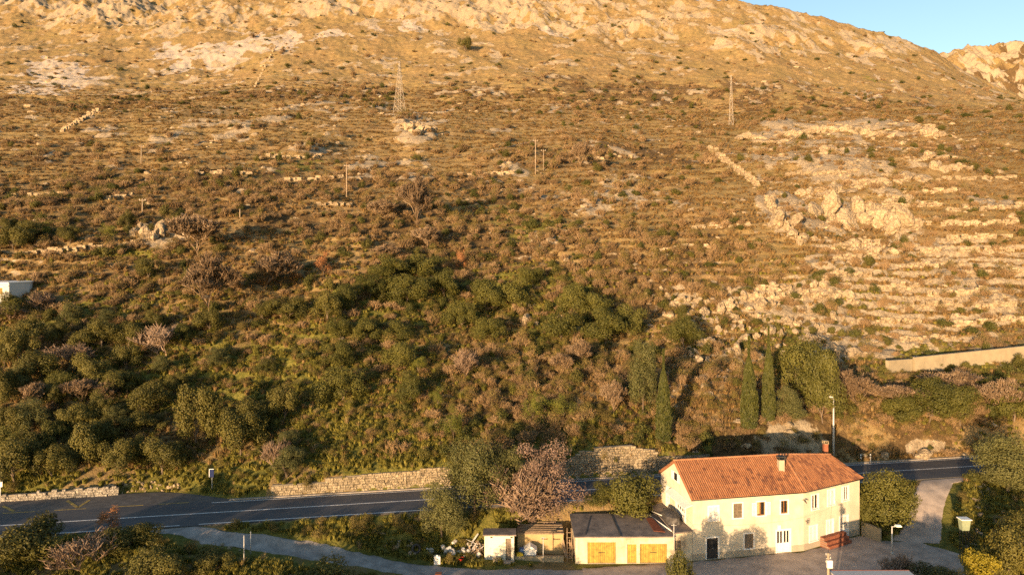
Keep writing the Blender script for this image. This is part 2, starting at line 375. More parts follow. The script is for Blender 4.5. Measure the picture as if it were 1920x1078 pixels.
def terrain_mat():
    m, nt, b = mat('hillside', 0.95, 0.1)
    n1 = noise(nt, .35, 8, .68); n2 = noise(nt, 1.6, 6, .7); n3 = noise(nt, .045, 5, .6); n4 = noise(nt, 6, 4, .75)
    dry = ramp(nt, [(.28, (.135, .091, .043)), (.45, (.222, .153, .071)), (.60, (.295, .208, .101)), (.78, (.365, .268, .142))], n1)
    dry = mixc(nt, ramp(nt, [(.35, (0, 0, 0)), (.7, (1, 1, 1))], n3), dry, mixc(nt, .5, dry, (.23, .185, .07)))
    br = ramp(nt, [(.3, (.055, .038, .018)), (.5, (.11, .073, .034)), (.7, (.20, .135, .062))], n2)
    gr = ramp(nt, [(.3, (.075, .078, .016)), (.5, (.145, .14, .032)), (.72, (.24, .205, .065))], n2)
    rk = ramp(nt, [(.30, (.16, .125, .083)), (.45, (.29, .235, .158)), (.65, (.43, .355, .245))], n2)
    rk = mixc(nt, ramp(nt, [(.60, (0, 0, 0)), (.72, (.75, .75, .75))], n4), rk, (.10, .085, .06))
    sc = ramp(nt, [(.3, (.30, .255, .205)), (.6, (.43, .375, .31))], n4)
    def m01(a, n, k=.7):
        return mth(nt, 'MULTIPLY_ADD', mth(nt, 'SUBTRACT', n, .5), k) if False else ramp(nt, [(.42, (0, 0, 0)), (.58, (1, 1, 1))],
               mth(nt, 'ADD', attr(nt, a).outputs['Fac'], mth(nt, 'MULTIPLY', mth(nt, 'SUBTRACT', n, .5), k)))
    col = mixc(nt, m01('brown', n2, 1.4), dry, br)
    col = mixc(nt, m01('green', n1, 1.2), col, gr)
    col = mixc(nt, m01('scree', n1, .8), col, sc)
    col = mixc(nt, m01('rock', n2, .9), col, rk)
    # dry speckle of small tufts and stones
    sp = noise(nt, 3.2, 5, .8)
    col = mixc(nt, ramp(nt, [(.58, (0, 0, 0)), (.70, (.55, .55, .55))], sp), col, mixc(nt, .62, col, (.05, .045, .016)))
    nt.links.new(col, b.inputs['Base Color'])
    bump(nt, b, mth(nt, 'ADD', n2, mth(nt, 'MULTIPLY', n4, .35)), .8, .5)
    return m
M['terrain'] = terrain_mat()
hs = grid_obj('hillside', XX, YY, Z, M['terrain'], dict(rock=rock, green=green, brown=brown, scree=scree)); tag(hs, None, None, kind='structure')

def lut(A, X, Y):
    X = np.asarray(X, float); Y = np.asarray(Y, float); px = 960 + F * X / Y
    j = np.clip(np.searchsorted(PXS, px) - 1, 0, len(PXS) - 2); i = np.clip(np.searchsorted(YS, Y) - 1, 0, len(YS) - 2)
    fx = np.clip((px - PXS[j]) / (PXS[j + 1] - PXS[j]), 0, 1); fy = np.clip((Y - YS[i]) / (YS[i + 1] - YS[i]), 0, 1)
    return (A[i, j] * (1 - fx) + A[i, j + 1] * fx) * (1 - fy) + (A[i + 1, j] * (1 - fx) + A[i + 1, j + 1] * fx) * fy
def gnd(X, Y): return lut(Z, X, Y)
def gnd1(X, Y): return float(gnd(np.array([X]), np.array([Y]))[0])
ROWZ = HR - F * (Z - H) / YY
def y_at(px, row, lo=40):
    """distance at which the ground is first seen at this place of the photograph"""
    j = int(np.clip(np.searchsorted(PXS, px), 0, len(PXS) - 1)); c = ROWZ[:, j]
    ok = np.where((c <= row) & (YS > lo))[0]
    return float(YS[ok[0]]) if len(ok) else 600.0
def at(px, row, lo=40):
    Y = y_at(px, row, lo); X = (px - 960) / F * Y; return X, Y, gnd1(X, Y)

# the farther mountain seen past the shoulder of the near one
pf = np.concatenate([np.linspace(1560, 2000, 330), np.linspace(2006, 2800, 70)]); yf = np.concatenate([np.linspace(950, 1160, 220), np.linspace(1165, 1500, 30)]); PF, YF = np.meshgrid(pf, yf); XF = (PF - 960) / F * YF
rowc = np.interp(pf, [1560, 1740, 1765, 1790, 1850, 1920, 2200, 2800], [190, 125, 106, 93, 90, 84, 60, 90]); cF = H + 1160 * (HR - rowc) / F
tF = np.clip((YF - 950) / 210, 0, 1); ZF = 150 + (cF[None, :] - 150) * tF ** .8 - np.maximum(0, YF - 1160) * .5
rF = ridged(XF / 80, YF / 80, 6, 7); ZF = ZF + (rF - .55) * 40 * (1 - .6 * sstep(.8, 1, tF)) + (fbm(XF / 25, YF / 25, 5, 8) - .5) * 16 + (ridged(XF / 13, YF / 13, 4, 18) - .5) * 9
fm = grid_obj('far_mountain', XF, YF, ZF, M['terrain'], dict(rock=np.clip((fbm(XF / 14, YF / 14, 5, 19) - .45) * 5 + (rF - .5) * 1.5 + .12, 0, 1), green=np.zeros_like(ZF), brown=np.clip((fbm(XF / 60, YF / 60, 4, 5) - .5) * 4, 0, .8), scree=np.zeros_like(ZF)))
tag(fm, None, None, kind='structure')

# ------------------------------------------------------------------ road, markings, track, yard, driveway
def asphalt():
    m, nt, b = mat('asphalt', 0.75, 0.35)
    n = noise(nt, .5, 6, .6); n2 = noise(nt, 14, 3, .7)
    col = ramp(nt, [(.3, (.052, .056, .064)), (.7, (.092, .093, .098))], n)
    col = mixc(nt, .3, col, ramp(nt, [(.3, (.03, .03, .033)), (.7, (.11, .11, .11))], n2))
    mp = nt.nodes.new('ShaderNodeMapping'); g = nt.nodes.new('ShaderNodeNewGeometry'); nt.links.new(g.outputs['Position'], mp.inputs[0])
    mp.inputs['Rotation'].default_value = (0, 0, -math.atan(.171)); mp.inputs['Scale'].default_value = (.03, .9, 1)
    s = noise(nt, 1.4, 3, .5, mp.outputs[0]); col = mixc(nt, ramp(nt, [(.42, (0, 0, 0)), (.62, (.55, .55, .55))], s), col, (.10, .095, .09))
    nt.links.new(col, b.inputs['Base Color']); bump(nt, b, n2, .3, .02); return m
M['asphalt'] = asphalt()
M['bay'] = simple('worn_asphalt', (.13, .12, .11), .85, .35, 1.2)
M['paint'] = simple('road_paint', (.72, .72, .70), .6, .3, 1.6)
M['paint_yellow'] = simple('yellow_road_paint', (.42, .29, .06), .7, .5, 2.0, (.16, .13, .07))
M['gravel'] = simple('gravel', (.33, .30, .27), .95, .4, .9, bmp=.6)
M['concrete'] = simple('yard_concrete', (.40, .335, .28), .9, .35, .7, bmp=.3)
M['kerb'] = simple('kerb_concrete', (.34, .30, .25), .9, .3, 2)

def strip(name, pts, w0, w1, z, m, kind='structure', thick=.25, parent=None):
    """a flat slab between two offsets of the road axis"""
    b = MB(); top = []; n = len(pts)
    for X in pts:
        top.append((X, road_c(X) + w0, z)); top.append((X, road_c(X) + w1, z))
    top = np.array(top, float); bot = top.copy(); bot[:, 2] -= thick
    f = []
    for i in range(n - 1):
        a = 2 * i; f += [(a, a + 2, a + 3, a + 1), (2 * n + a, 2 * n + a + 2, a + 2, a), (a + 1, a + 3, 2 * n + a + 3, 2 * n + a + 1)]
    b.add(np.vstack([top, bot]), f); o = b.build(name, m, parent)
    if kind: o['kind'] = kind
    return o
xs = np.linspace(-88, 88, 89)
road = strip('road', xs, -3.15, 3.2, RZ, M['asphalt'])
strip('centre_line', xs, -.07, .07, RZ + .004, M['paint'], None, .003, road)
xe = np.linspace(-31, 88, 60)
strip('edge_line', xe, 2.80, 2.93, RZ + .004, M['paint'], None, .003, road)
for a, c in ((-52, -31.5), (-29.8, 44.2), (57, 88)): strip('edge_line', np.linspace(a, c, 20), -2.95, -2.82, RZ + .004, M['paint'], None, .003, road)
bay = strip('bus_bay', np.array([-88, -70, -45, -38, -34, -31, -29]), 3.2, 3.25, RZ, M['bay'], 'structure'); bpy.data.objects.remove(bay)
b = MB(); bx = [-88, -70, -45, -38, -34, -31, -28.5]; bw = [7.4, 7.4, 7.4, 7.2, 6.0, 4.4, 3.2]
v = []; 
for X, w in zip(bx, bw): v += [(X, road_c(X) + 3.2, RZ), (X, road_c(X) + w, RZ - .02), (X, road_c(X) + w, RZ - .25)]
b.add(v, [f for i in range(6) for f in ((3 * i, 3 * i + 3, 3 * i + 4, 3 * i + 1), (3 * i + 1, 3 * i + 4, 3 * i + 5, 3 * i + 2))]); bay = b.build('bus_bay', M['bay']); bay['kind'] = 'structure'
def paint_line(p, q, w, m, parent, name='yellow_line'):
    b = MB(); fr = Fr(p, q); b.box(0, fr.L, -w / 2, w / 2, RZ + .001, RZ + .005, T=fr); return b.build(name, m, parent)
for a in (-55, -50.5, -45.9, -40.6, -36.3):   # dashed yellow edge of the bay and its zigzag
    paint_line((a, road_c(a) + 3.35), (a + 2.9, road_c(a + 2.9) + 3.35), .16, M['paint_yellow'], bay)
for px0, r0, px1, r1 in ((126, 938, 146, 951), (146, 951, 168, 937), (5, 948, 26, 958)):
    Y0 = 26 / ((r0 - HR) / F); Y1 = 26 / ((r1 - HR) / F)
    paint_line(((px0 - 960) / F * Y0, Y0), ((px1 - 960) / F * Y1, Y1), .3, M['paint_yellow'], bay)
strip('kerb', np.linspace(-29.5, 62, 60), 3.22, 3.5, RZ + .10, M['kerb'], 'structure', .35)

def drape(name, left, right, m, n=60, k=10, dz=.05):
    left = np.array(left, float); right = np.array(right, float); t = np.linspace(0, 1, n)
    def res(p):
        s = np.concatenate([[0], np.cumsum(np.linalg.norm(np.diff(p, axis=0), axis=1))]); s /= s[-1]
        return np.column_stack([np.interp(t, s, p[:, i]) for i in range(2)])
    A = res(left); Bp = res(right); w = np.linspace(0, 1, k)
    X = A[:, None, 0] * (1 - w) + Bp[:, None, 0] * w; Y = A[:, None, 1] * (1 - w) + Bp[:, None, 1] * w
    jx = (fbm(X / .9, Y / .9, 3, 5) - .5) * .9; edge = np.zeros(k); edge[0] = edge[-1] = 1
    Y = Y + jx * edge; Zv = gnd(X, Y) + dz; Zv[:, 0] -= dz * 1.6; Zv[:, -1] -= dz * 1.6
    b = MB(); b.add(np.column_stack([X.ravel(), Y.ravel(), Zv.ravel()]), grid_faces(n, k), smooth=True)
    o = b.build(name, m); o['kind'] = 'structure'; return o
drape('gravel_track', [(-29.5, 64.6), (-26, 63.9), (-22.5, 64.2), (-16, 64.2), (-9, 63.2), (-3, 62.6), (6.5, 63.4)], [(-34, 63.6), (-28, 62.1), (-22, 61.9), (-16, 61.5), (-9, 60.8), (-3, 59.8), (6.5, 56.5)], M['gravel'], 70, 14)
drape('yard', [(6.5, 63.6), (15.2, 64.8), (17.2, 65.0), (28.7, 67.2), (36.0, 71.0), (37.5, 69.6), (41, 69.0)], [(6.5, 56), (15, 55), (22, 54), (29, 54), (34, 56), (40, 60), (43.5, 65.8)], M['concrete'], 70, 24)
drape('driveway', [(46.2, 77.4), (43.6, 74.4), (41.4, 71.5), (38.4, 69.4)], [(55.0, 79.0), (50.0, 77.0), (46.2, 72.8), (42.9, 68.3)], M['concrete'], 40, 14)
# ------------------------------------------------------------------ plant shapes
def leaves_mb(b, cen, nor, L, Wd, mi, tint, rg, flat=.5, up=0.0):
    """many separate leaf faces: centre, outward direction, length, width"""
    n = len(cen); a = rg.normal(size=(n, 3)); a -= nor * (np.sum(a * nor, 1) * .75)[:, None]; a[:, 2] += up; a /= np.linalg.norm(a, axis=1)[:, None]
    w = np.cross(a, nor + rg.normal(size=(n, 3)) * flat); w /= np.linalg.norm(w, axis=1)[:, None] + 1e-9
    L = np.broadcast_to(L, (n,)) * rg.uniform(.6, 1.25, n); Wd = np.broadcast_to(Wd, (n,)) * rg.uniform(.7, 1.2, n)
    c = np.cross(w, a) * (L * .12)[:, None]
    v = np.stack([cen - a * L[:, None] / 2, cen + w * Wd[:, None] / 2 + c, cen + a * L[:, None] / 2, cen - w * Wd[:, None] / 2 + c], 1)
    f = np.arange(n * 4).reshape(n, 4); b.add(v.reshape(-1, 3), f, mi, np.repeat(np.clip(tint, 0, 1), 4))

def segs_mb(b, segs, mi, rg, n=3):
    s = np.array([[*p, *q, r0, r1] for p, q, r0, r1 in segs]); p0 = s[:, 0:3]; p1 = s[:, 3:6]; d = p1 - p0; d /= np.linalg.norm(d, axis=1)[:, None] + 1e-9
    ref = np.where(np.abs(d[:, 2:3]) < .9, np.array([[0, 0, 1.]]), np.array([[1., 0, 0]])); u = np.cross(d, ref); u /= np.linalg.norm(u, axis=1)[:, None]; w = np.cross(d, u)
    k = len(s); an = np.arange(n) * 2 * math.pi / n
    ring = np.cos(an)[None, :, None] * u[:, None, :] + np.sin(an)[None, :, None] * w[:, None, :]
    v = np.concatenate([p0[:, None] + ring * s[:, 6][:, None, None], p1[:, None] + ring * s[:, 7][:, None, None]], 1)
    base = (np.arange(k) * 2 * n)[:, None]; fs = []
    for i in range(n):
        j = (i + 1) % n; fs.append(base + np.array([[i, j, n + j, n + i]]))
    b.add(v.reshape(-1, 3), np.vstack(fs), mi, np.repeat(rg.uniform(0, 1, k), 2 * n))

def branches(h, spread, rg, lv=4, trunk=.22, kids=4, r=None, up=.35, lean=0.0, first=1):
    """bare branching skeleton of height about 1*h"""
    segs = []; r = r or .022 * h
    def rec(p, d, ln, rad, k):
        n = 2 if k else 1; q = p
        for i in range(n):
            d2 = d + rg.normal(size=3) * .16; d2[2] += .05; d2 /= np.linalg.norm(d2); e = q + d2 * ln / n
            ra = rad * (1 - .35 * i / n); segs.append((q, e, ra, rad * (1 - .35 * (i + 1) / n))); q = e; d = d2
        if k >= lv: return
        for c in range(kids + (1 if k == 0 else 0)):
            an = rg.uniform(0, 6.283); sp = spread * rg.uniform(.55, 1.25)
            t = np.array([math.cos(an) * sp, math.sin(an) * sp, up]); nd = d * .75 + t; nd /= np.linalg.norm(nd)
            st = p + (q - p) * rg.uniform(.55 if k else .75, 1.0)
            rec(st, nd, ln * rg.uniform(.58, .82) if k else h * .30 * rg.uniform(.8, 1.1), max(rad * .55, .0055), k + 1)
    for i in range(first):
        a = rg.uniform(0, 6.283); l = lean if first == 1 else .55
        d = np.array([math.cos(a) * l, math.sin(a) * l, 1.]); d /= np.linalg.norm(d)
        rec(np.array([math.cos(a) * .06 * h * (first > 1), math.sin(a) * .06 * h * (first > 1), -.1]), d, h * trunk, r, 0)
    return segs

def crown_pts(rx, ry, rz, zc, nl, per, cr, rg, hollow=.55, bottom=-.75, kf=.20):
    """leaf puffs of uneven size with gaps between them, spread through the crown"""
    C_ = []; N_ = []; T_ = []; k = 0
    K = max(7, int(nl * kf)); lob = []
    while len(lob) < K:
        d = rg.normal(size=3); d /= np.linalg.norm(d)
        if d[2] < bottom or any(np.dot(d, l) > .90 and rg.uniform() < .8 for l in lob): continue
        lob.append(d)
    per2 = int(nl * per / K)
    for d in lob:
        rr = rg.uniform(.50, .92) if rg.uniform() < .8 else rg.uniform(.2, .5); c = d * rr * np.array([rx, ry, rz]) + np.array([0, 0, zc]); s = cr * rg.uniform(1.05, 2.05)
        m = int(per2 * (s / (cr * 1.55)) ** 2) + 8; e = rg.normal(size=(m, 3)); e /= np.linalg.norm(e, axis=1)[:, None]; rad = (hollow * .75 + (1 - hollow * .75) * rg.uniform(size=(m, 1)) ** .5)
        rad *= 1 + .22 * np.sin(e[:, :1] * 9 + k) * np.sin(e[:, 1:2] * 8 + 2 * k) ; p = c + e * rad * s * np.array([1, 1, .9]); n = e + d * .35
        C_.append(p); N_.append(n / (np.linalg.norm(n, axis=1)[:, None] + 1e-9)); T_.append(np.full(m, rg.uniform(.3, .7)) + rg.uniform(-.28, .28, m)); k += 1
    return np.vstack(C_), np.vstack(N_), np.concatenate(T_)

PROTO = {}
def crown_mesh(key, leaf, rx, ry, rz, zc, nl, per, cr, L, Wd, seed, **kw):
    rg = np.random.default_rng(seed); b = MB(); c, n, t = crown_pts(rx, ry, rz, zc, nl, per, cr, rg, **kw); leaves_mb(b, c, n, L, Wd, 0, t, rg); return b.mesh(key, M[leaf])
def trunk_mesh(key, h, r, seed, spread=.6, m='bark', n=5, lv=2):
    rg = np.random.default_rng(seed); b = MB(); segs_mb(b, branches(h, spread, rg, lv, .45, 3, r, .5, .1), 0, rg, n); return b.mesh(key, M[m])
# crowns are 1 unit wide and about 0.8 high on average and scaled to the tree
for i in range(4):
    PROTO['evergreen', i] = (crown_mesh('evergreen_crown', 'evergreen', .46, .46, .40, .43, 95, 84, .105, .036, .022, 100 + i, kf=.17), trunk_mesh('evergreen_trunk', .55, .022, 200 + i))
    PROTO['laurel', i] = (crown_mesh('laurel_crown', 'laurel', .46, .46, .42, .45, 110, 76, .115, .036, .021, 110 + i, kf=.13, hollow=.7), trunk_mesh('laurel_trunk', .55, .02, 210 + i))
    PROTO['olive', i] = (crown_mesh('olive_crown', 'olive', .43, .43, .56, .58, 150, 84, .105, .034, .016, 120 + i, hollow=.5, bottom=-.9), trunk_mesh('olive_trunk', .85, .028, 220 + i))
for i in range(2):
    PROTO['lime', i] = (crown_mesh('sapling_crown', 'lime', .45, .45, .5, .55, 90, 30, .10, .035, .016, 130 + i, hollow=.3), trunk_mesh('sapling_trunk', .8, .012, 230 + i))
    PROTO['yellow', i] = (crown_mesh('yellow_crown', 'yellow', .45, .45, .45, .47, 100, 36, .10, .055, .032, 140 + i, hollow=.3), trunk_mesh('yellow_trunk', .6, .016, 240 + i))
    PROTO['rust', i] = (crown_mesh('rust_crown', 'rust', .42, .42, .48, .55, 60, 26, .10, .04, .025, 150 + i, hollow=.2), trunk_mesh('rust_trunk', .8, .012, 250 + i, lv=3))
    # columns of cypress: height 1, width about .17
    rg = np.random.default_rng(160 + i); b = MB(); n = 9000; z = rg.uniform(.03, 1, n); prof = .085 * np.sin(np.clip(z * 1.12 + .10, 0, 1) ** .62 * math.pi) ** .62 * (1 - z ** 5 * .5)
    a = rg.uniform(0, 6.283, n); rr = prof * (.72 + .28 * rg.uniform(size=n)) * (.86 + .24 * vnoise(a * 1.6, z * 11, 3 + i))
    rr = np.maximum(rr, .006); c = np.column_stack([np.cos(a) * rr, np.sin(a) * rr, z]); nn = np.column_stack([np.cos(a), np.sin(a), np.full(n, .8)])
    leaves_mb(b, c, nn / np.linalg.norm(nn, axis=1)[:, None], .030, .010, 0, vnoise(a * 3, z * 24, 9) + rg.uniform(-.2, .2, n), rg, .5, 2.2)
    b2 = MB(); b2.tube((0, 0, -.03), (0, 0, .3), .016, .012, 7); b2.tube((0, 0, .3), (0, 0, .92), .012, .003, 6); PROTO['cypress', i] = (b.mesh('cypress_crown', M['cypress']), b2.mesh('cypress_trunk', M['bark']))
for i in range(3):
    rg = np.random.default_rng(300 + i); b = MB(); segs_mb(b, branches(1.0, .75, rg, 5, .24, 5, .016, .30), 0, rg); PROTO['bare', i] = (b.mesh('bare_branches', M['twig_tree']),)
    rg = np.random.default_rng(310 + i); b = MB(); segs_mb(b, branches(1.0, .75, rg, 4, .20, 4, .015, .35, first=3), 0, rg); PROTO['grey', i] = (b.mesh('grey_branches', M['twig_grey']),)
rg = np.random.default_rng(330); b = MB(); sg = branches(.95, .85, rg, 5, .20, 5, .022, .28, first=2); segs_mb(b, sg, 0, rg); PROTO['blossom', 0] = [b.mesh('blossom_branches', M['twig_grey'])]
b = MB(); c, n, t = crown_pts(.5, .5, .5, .52, 170, 44, .085, rg, hollow=.15, bottom=-.95); leaves_mb(b, c, n, .024, .012, 0, t, rg); PROTO['blossom', 0].insert(0, b.mesh('blossom_crown', M['blossom']))
def shrub_mesh(key, leaf, seed, nl=34, per=26, L=.085, W=.05, twig='twig', rz=.36, stems=5):
    rg = np.random.default_rng(seed); b = MB(); c, n, t = crown_pts(.46, .46, rz, rz * .85, nl, per, .15, rg, hollow=.45); leaves_mb(b, c, n, L, W, 0, t, rg)
    segs_mb(b, branches(.5, .8, rg, 2, .2, 3, .016, .4, first=stems), 1, rg); return b.mesh(key, [M[leaf], M[twig]])
def bare_mesh(key, seed, m='twig', lv=3, r=.016, leaf=None, h=.8):
    rg = np.random.default_rng(seed); b = MB(); segs_mb(b, branches(h, .8, rg, lv, .22, 4, r, .45, first=7), 0, rg)
    if leaf: c, n, t = crown_pts(.42, .42, .34, .40, 26, 14, .14, rg, hollow=.2); leaves_mb(b, c, n, .05, .03, 1, t, rg)
    return b.mesh(key, [M[m], M[leaf or m]])
def tuft_mesh(key, m, seed, n=60, h=.5, spread=.5, w=.022):
    rg = np.random.default_rng(seed); b = MB(); a = rg.uniform(0, 6.283, n); r0 = rg.uniform(0, .18, n); ln = h * rg.uniform(.5, 1.15, n); o = rg.uniform(.1, 1, n) * spread
    dx, dy = np.cos(a), np.sin(a); p0 = np.column_stack([dx * r0, dy * r0, np.full(n, -.04)]); p1 = np.column_stack([dx * (r0 + o * ln * .45), dy * (r0 + o * ln * .45), ln * .62]); p2 = np.column_stack([dx * (r0 + o * ln), dy * (r0 + o * ln), ln])
    s = np.column_stack([-dy, dx, np.zeros(n)]) * w
    v = np.stack([p0 - s, p0 + s, p1 + s * .8, p1 - s * .8, p2], 1); k = (np.arange(n) * 5)[:, None]; t = np.repeat(rg.uniform(0, 1, n), 5)
    b.add(v.reshape(-1, 3), k + np.array([[0, 1, 2, 3]]), 0, t); b.add(v.reshape(-1, 3), k + np.array([[3, 2, 4]]), 0, t); return b.mesh(key, M[m])
SHR = {'green': [shrub_mesh('green_shrub', 'bush', 400 + i) for i in range(3)] + [shrub_mesh('dark_shrub', 'evergreen', 410 + i, 40, 28) for i in range(2)],
       'brown': [bare_mesh('brown_shrub', 420 + i) for i in range(3)] + [bare_mesh('dry_leaf_shrub', 425 + i, leaf='heath') for i in range(2)],
       'heath': [shrub_mesh('heath_shrub', 'heath', 430 + i, 30, 34, .10, .022) for i in range(3)],
       'lime': [shrub_mesh('fresh_shrub', 'lime', 440, 28, 26, .06, .03)]}
SHR['broom'] = [tuft_mesh('broom_bush', 'broom', 450 + i, 320, .62, .85, .011) for i in range(2)]
TUFT = {'dry': [tuft_mesh('dry_tuft', 'drygrass', 500 + i, 60, .42, 1.0, .018) for i in range(3)], 'straw': [tuft_mesh('straw_tuft', 'straw', 510 + i, 60, .6, .8, .014) for i in range(2)], 'green': [tuft_mesh('green_tuft', 'grass', 520 + i, 70, .35, .8, .03) for i in range(3)]}
def rock_mesh(key, seed, mt='rock', lv=3):
    """a broken block of limestone: a sphere cut by random planes, then roughened"""
    rg = np.random.default_rng(seed); import bmesh
    bm = bmesh.new(); bmesh.ops.create_icosphere(bm, subdivisions=lv, radius=.5); me = bpy.data.meshes.new(key)
    pl = rg.normal(size=(12 if lv < 4 else 8, 3)); pl /= np.linalg.norm(pl, axis=1)[:, None]; off = rg.uniform(.20, .40, 12) if lv < 4 else rg.uniform(.20, .42, 8)
    for v in bm.verts:
        p = np.array(v.co)
        for n_, o in zip(pl, off):
            d = p @ n_
            if d > o: p = p - n_ * (d - o) * .92
        p = p * (1 + (.14 if lv < 4 else .34) * (fbm(np.array([p[0] * 5 + seed]), np.array([p[1] * 5 + p[2] * 4]), 3, 2)[0] - .5) + (.30 * (ridged(np.array([p[0] * 4 + seed]), np.array([p[2] * 7 + p[1] * 2]), 3, 5)[0] - .6) if lv == 4 else 0)) * np.array([1.15, .95, .8]); v.co = p
    bm.to_mesh(me); bm.free(); a_ = me.attributes.new('tint', 'FLOAT', 'POINT'); a_.data.foreach_set('value', rg.uniform(.3, .8, len(me.vertices)).astype(np.float32)); me.materials.append(M[mt]); return me
ROCK = [rock_mesh('boulder', 600 + i) for i in range(6)]
CRAG = [rock_mesh('crag_rock', 640 + i, 'rock', 4) for i in range(5)]
ROCKS = [rock_mesh('small_rock', 620 + i, 'rock', 2) for i in range(4)]

# ------------------------------------------------------------------ trees and bushes one by one
taken = []
def plant(kind, px, row, w, h, label, cat='tree', name=None, group=None, lo=40, Y=None, rzv=None, sink=.0, zoff=0):
    """a plant whose foot is seen at (px,row); w and h are its size in pixels of the photograph"""
    if Y is None: X, Y, z = at(px, row, lo)
    else: X = (px - 960) / F * Y; z = gnd1(X, Y)
    W_, H_ = w / F * Y * rng.uniform(.92, 1.12), h / F * Y * rng.uniform(.94, 1.08)
    vs = [k for k in PROTO if k[0] == kind]; pr = PROTO[vs[len(taken) % len(vs)]]
    nat = {'evergreen': .82, 'laurel': .86, 'olive': 1.18, 'lime': 1.05, 'yellow': .92, 'rust': 1.03, 'cypress': 1.0, 'bare': .95, 'grey': .85, 'blossom': 1.0}[kind]
    sx = W_ / {'cypress': .17, 'bare': .95, 'grey': 1.0, 'blossom': 1.02}.get(kind, 1.0); sz_ = H_ / nat
    t = thing(name or kind + '_tree', (X, Y, z - .05 - sink * H_ + zoff), label, cat, group); t.rotation_euler = (0, 0, rng.uniform(0, 6.28) if rzv is None else rzv); t.scale = (sx, sx * rng.uniform(.85, 1.15), sz_)
    for n_, me in zip(('crown', 'trunk') if len(pr) == 2 else ('branches',), pr):
        o = bpy.data.objects.new(n_, me); COL.objects.link(o); o.parent = t
    taken.append((X, Y, W_ / 2)); return t
G_OL = 'evergreen trees of the overgrown grove above the bus bay'
for a in [
    (33, 692, 82, 78, 'evergreen tree at the edge of the grove below the white flat-roofed house'),
    (104, 652, 58, 44, 'low dark evergreen beside the pale bare shrubs under the white house'),
    (189, 650, 66, 52, 'grey green round evergreen beside its lighter twin at the top of the grove'),
    (242, 650, 60, 52, 'grey green evergreen touching the bare grey bush on the grove edge'),
    (240, 694, 60, 50, 'compact evergreen just below its grey green twin in the grove'),
    (75, 722, 80, 62, 'broad evergreen with brown bare twigs in front of it'),
    (170, 730, 78, 66, 'brightly lit evergreen in the middle of the grove behind pinkish bare twigs'),
    (8, 765, 52, 84, 'tall narrow evergreen cut by the picture edge beside a tall bare tree'),
    (96, 772, 56, 52, 'small evergreen beside the tall bare brown tree'),
    (272, 782, 86, 68, 'wide evergreen with two lobes above a shaded hollow'),
    (470, 806, 96, 66, 'wide evergreen at the shaded gully edge, upper half of a touching pair'),
    (452, 853, 100, 84, 'broad evergreen at the grass slope, lower half of a touching pair'),
    (531, 792, 72, 66, 'round evergreen leaning over the dark gully'),
    (135, 812, 80, 58, 'mid sized evergreen in the dark lower part of the grove'),
    (192, 795, 56, 62, 'narrow evergreen standing between two broader ones in the grove'),
    (166, 874, 96, 86, 'large evergreen near the roadside grass with a sunlit top'),
    (222, 893, 76, 74, 'evergreen pressed against a larger tree above the rubble wall'),
    (252, 812, 74, 44, 'flat topped evergreen overhanging deep shade'),
    (303, 888, 98, 76, 'dome shaped evergreen standing alone at the sunny grass above the bus bay'),
    (14, 826, 58, 66, 'evergreen in the shade at the picture edge above the thicket'),
    (30, 910, 100, 86, 'dense evergreen thicket tree beside the road sign post'),
    (102, 896, 84, 66, 'evergreen with a fallen pale branch at its foot'),
    (62, 858, 70, 60, 'evergreen half hidden behind the roadside thicket'),
    (392, 628, 58, 44, 'small dark evergreen below the spreading bare tree'),
    (540, 607, 76, 46, 'dark evergreen standing beside a shorter one on the brown slope'),
    (497, 608, 46, 36, 'short dark evergreen at the side of a wider one on the brown slope'),
    (612, 604, 60, 62, 'evergreen at the lower end of the green thicket on the brown slope')]:
    plant('evergreen', *a[:4], a[4], group=G_OL)
plant('evergreen', 368, 838, 82, 128, 'tall evergreen with a bare forked trunk standing on the roadside grass', group=G_OL)
plant('evergreen', 278, 528, 60, 42, 'solitary dark evergreen dome below the track on the brown slope')
FILL = [(60, 640, 60, 46), (130, 612, 50, 40), (20, 600, 60, 42), (150, 665, 50, 40), (40, 740, 60, 50), (120, 745, 56, 46), (215, 745, 54, 44), (60, 810, 60, 52), (100, 842, 66, 50), (190, 835, 60, 48), (215, 800, 50, 40), (15, 870, 60, 60), (60, 885, 56, 50), (135, 885, 60, 56), (255, 865, 50, 40), (330, 740, 46, 36), (300, 700, 40, 30), (240, 735, 50, 40), (10, 690, 50, 60), (410, 690, 44, 32), (500, 700, 36, 26), (420, 815, 60, 50), (545, 840, 40, 34), (340, 640, 40, 30), (290, 620, 44, 34), (200, 615, 40, 30)]
FILLED = []
G_T = 'round evergreen bushes on the old terraces'
for a in [(635, 688, 66, 50, 'dark round tree above the widest tree of the terraces'), (639, 752, 104, 64, 'widest round evergreen on the grassy terrace with a long shadow'),
          (750, 695, 80, 54, 'round evergreen with a fresh green bush growing at its foot'), (770, 755, 66, 56, 'round evergreen with dead twigs beside it on the sunny terrace'),
          (688, 642, 62, 42, 'low evergreen among brown scrub higher than the round terrace trees'), (748, 640, 66, 40, 'low dark evergreen in the scrub beneath the green thicket'),
          (640, 640, 60, 44, 'evergreen at the thicket foot beside reddish twigs')]:
    plant('laurel', *a[:4], a[4], group=G_T)
G_M = 'dense evergreen thicket in the middle of the slope'
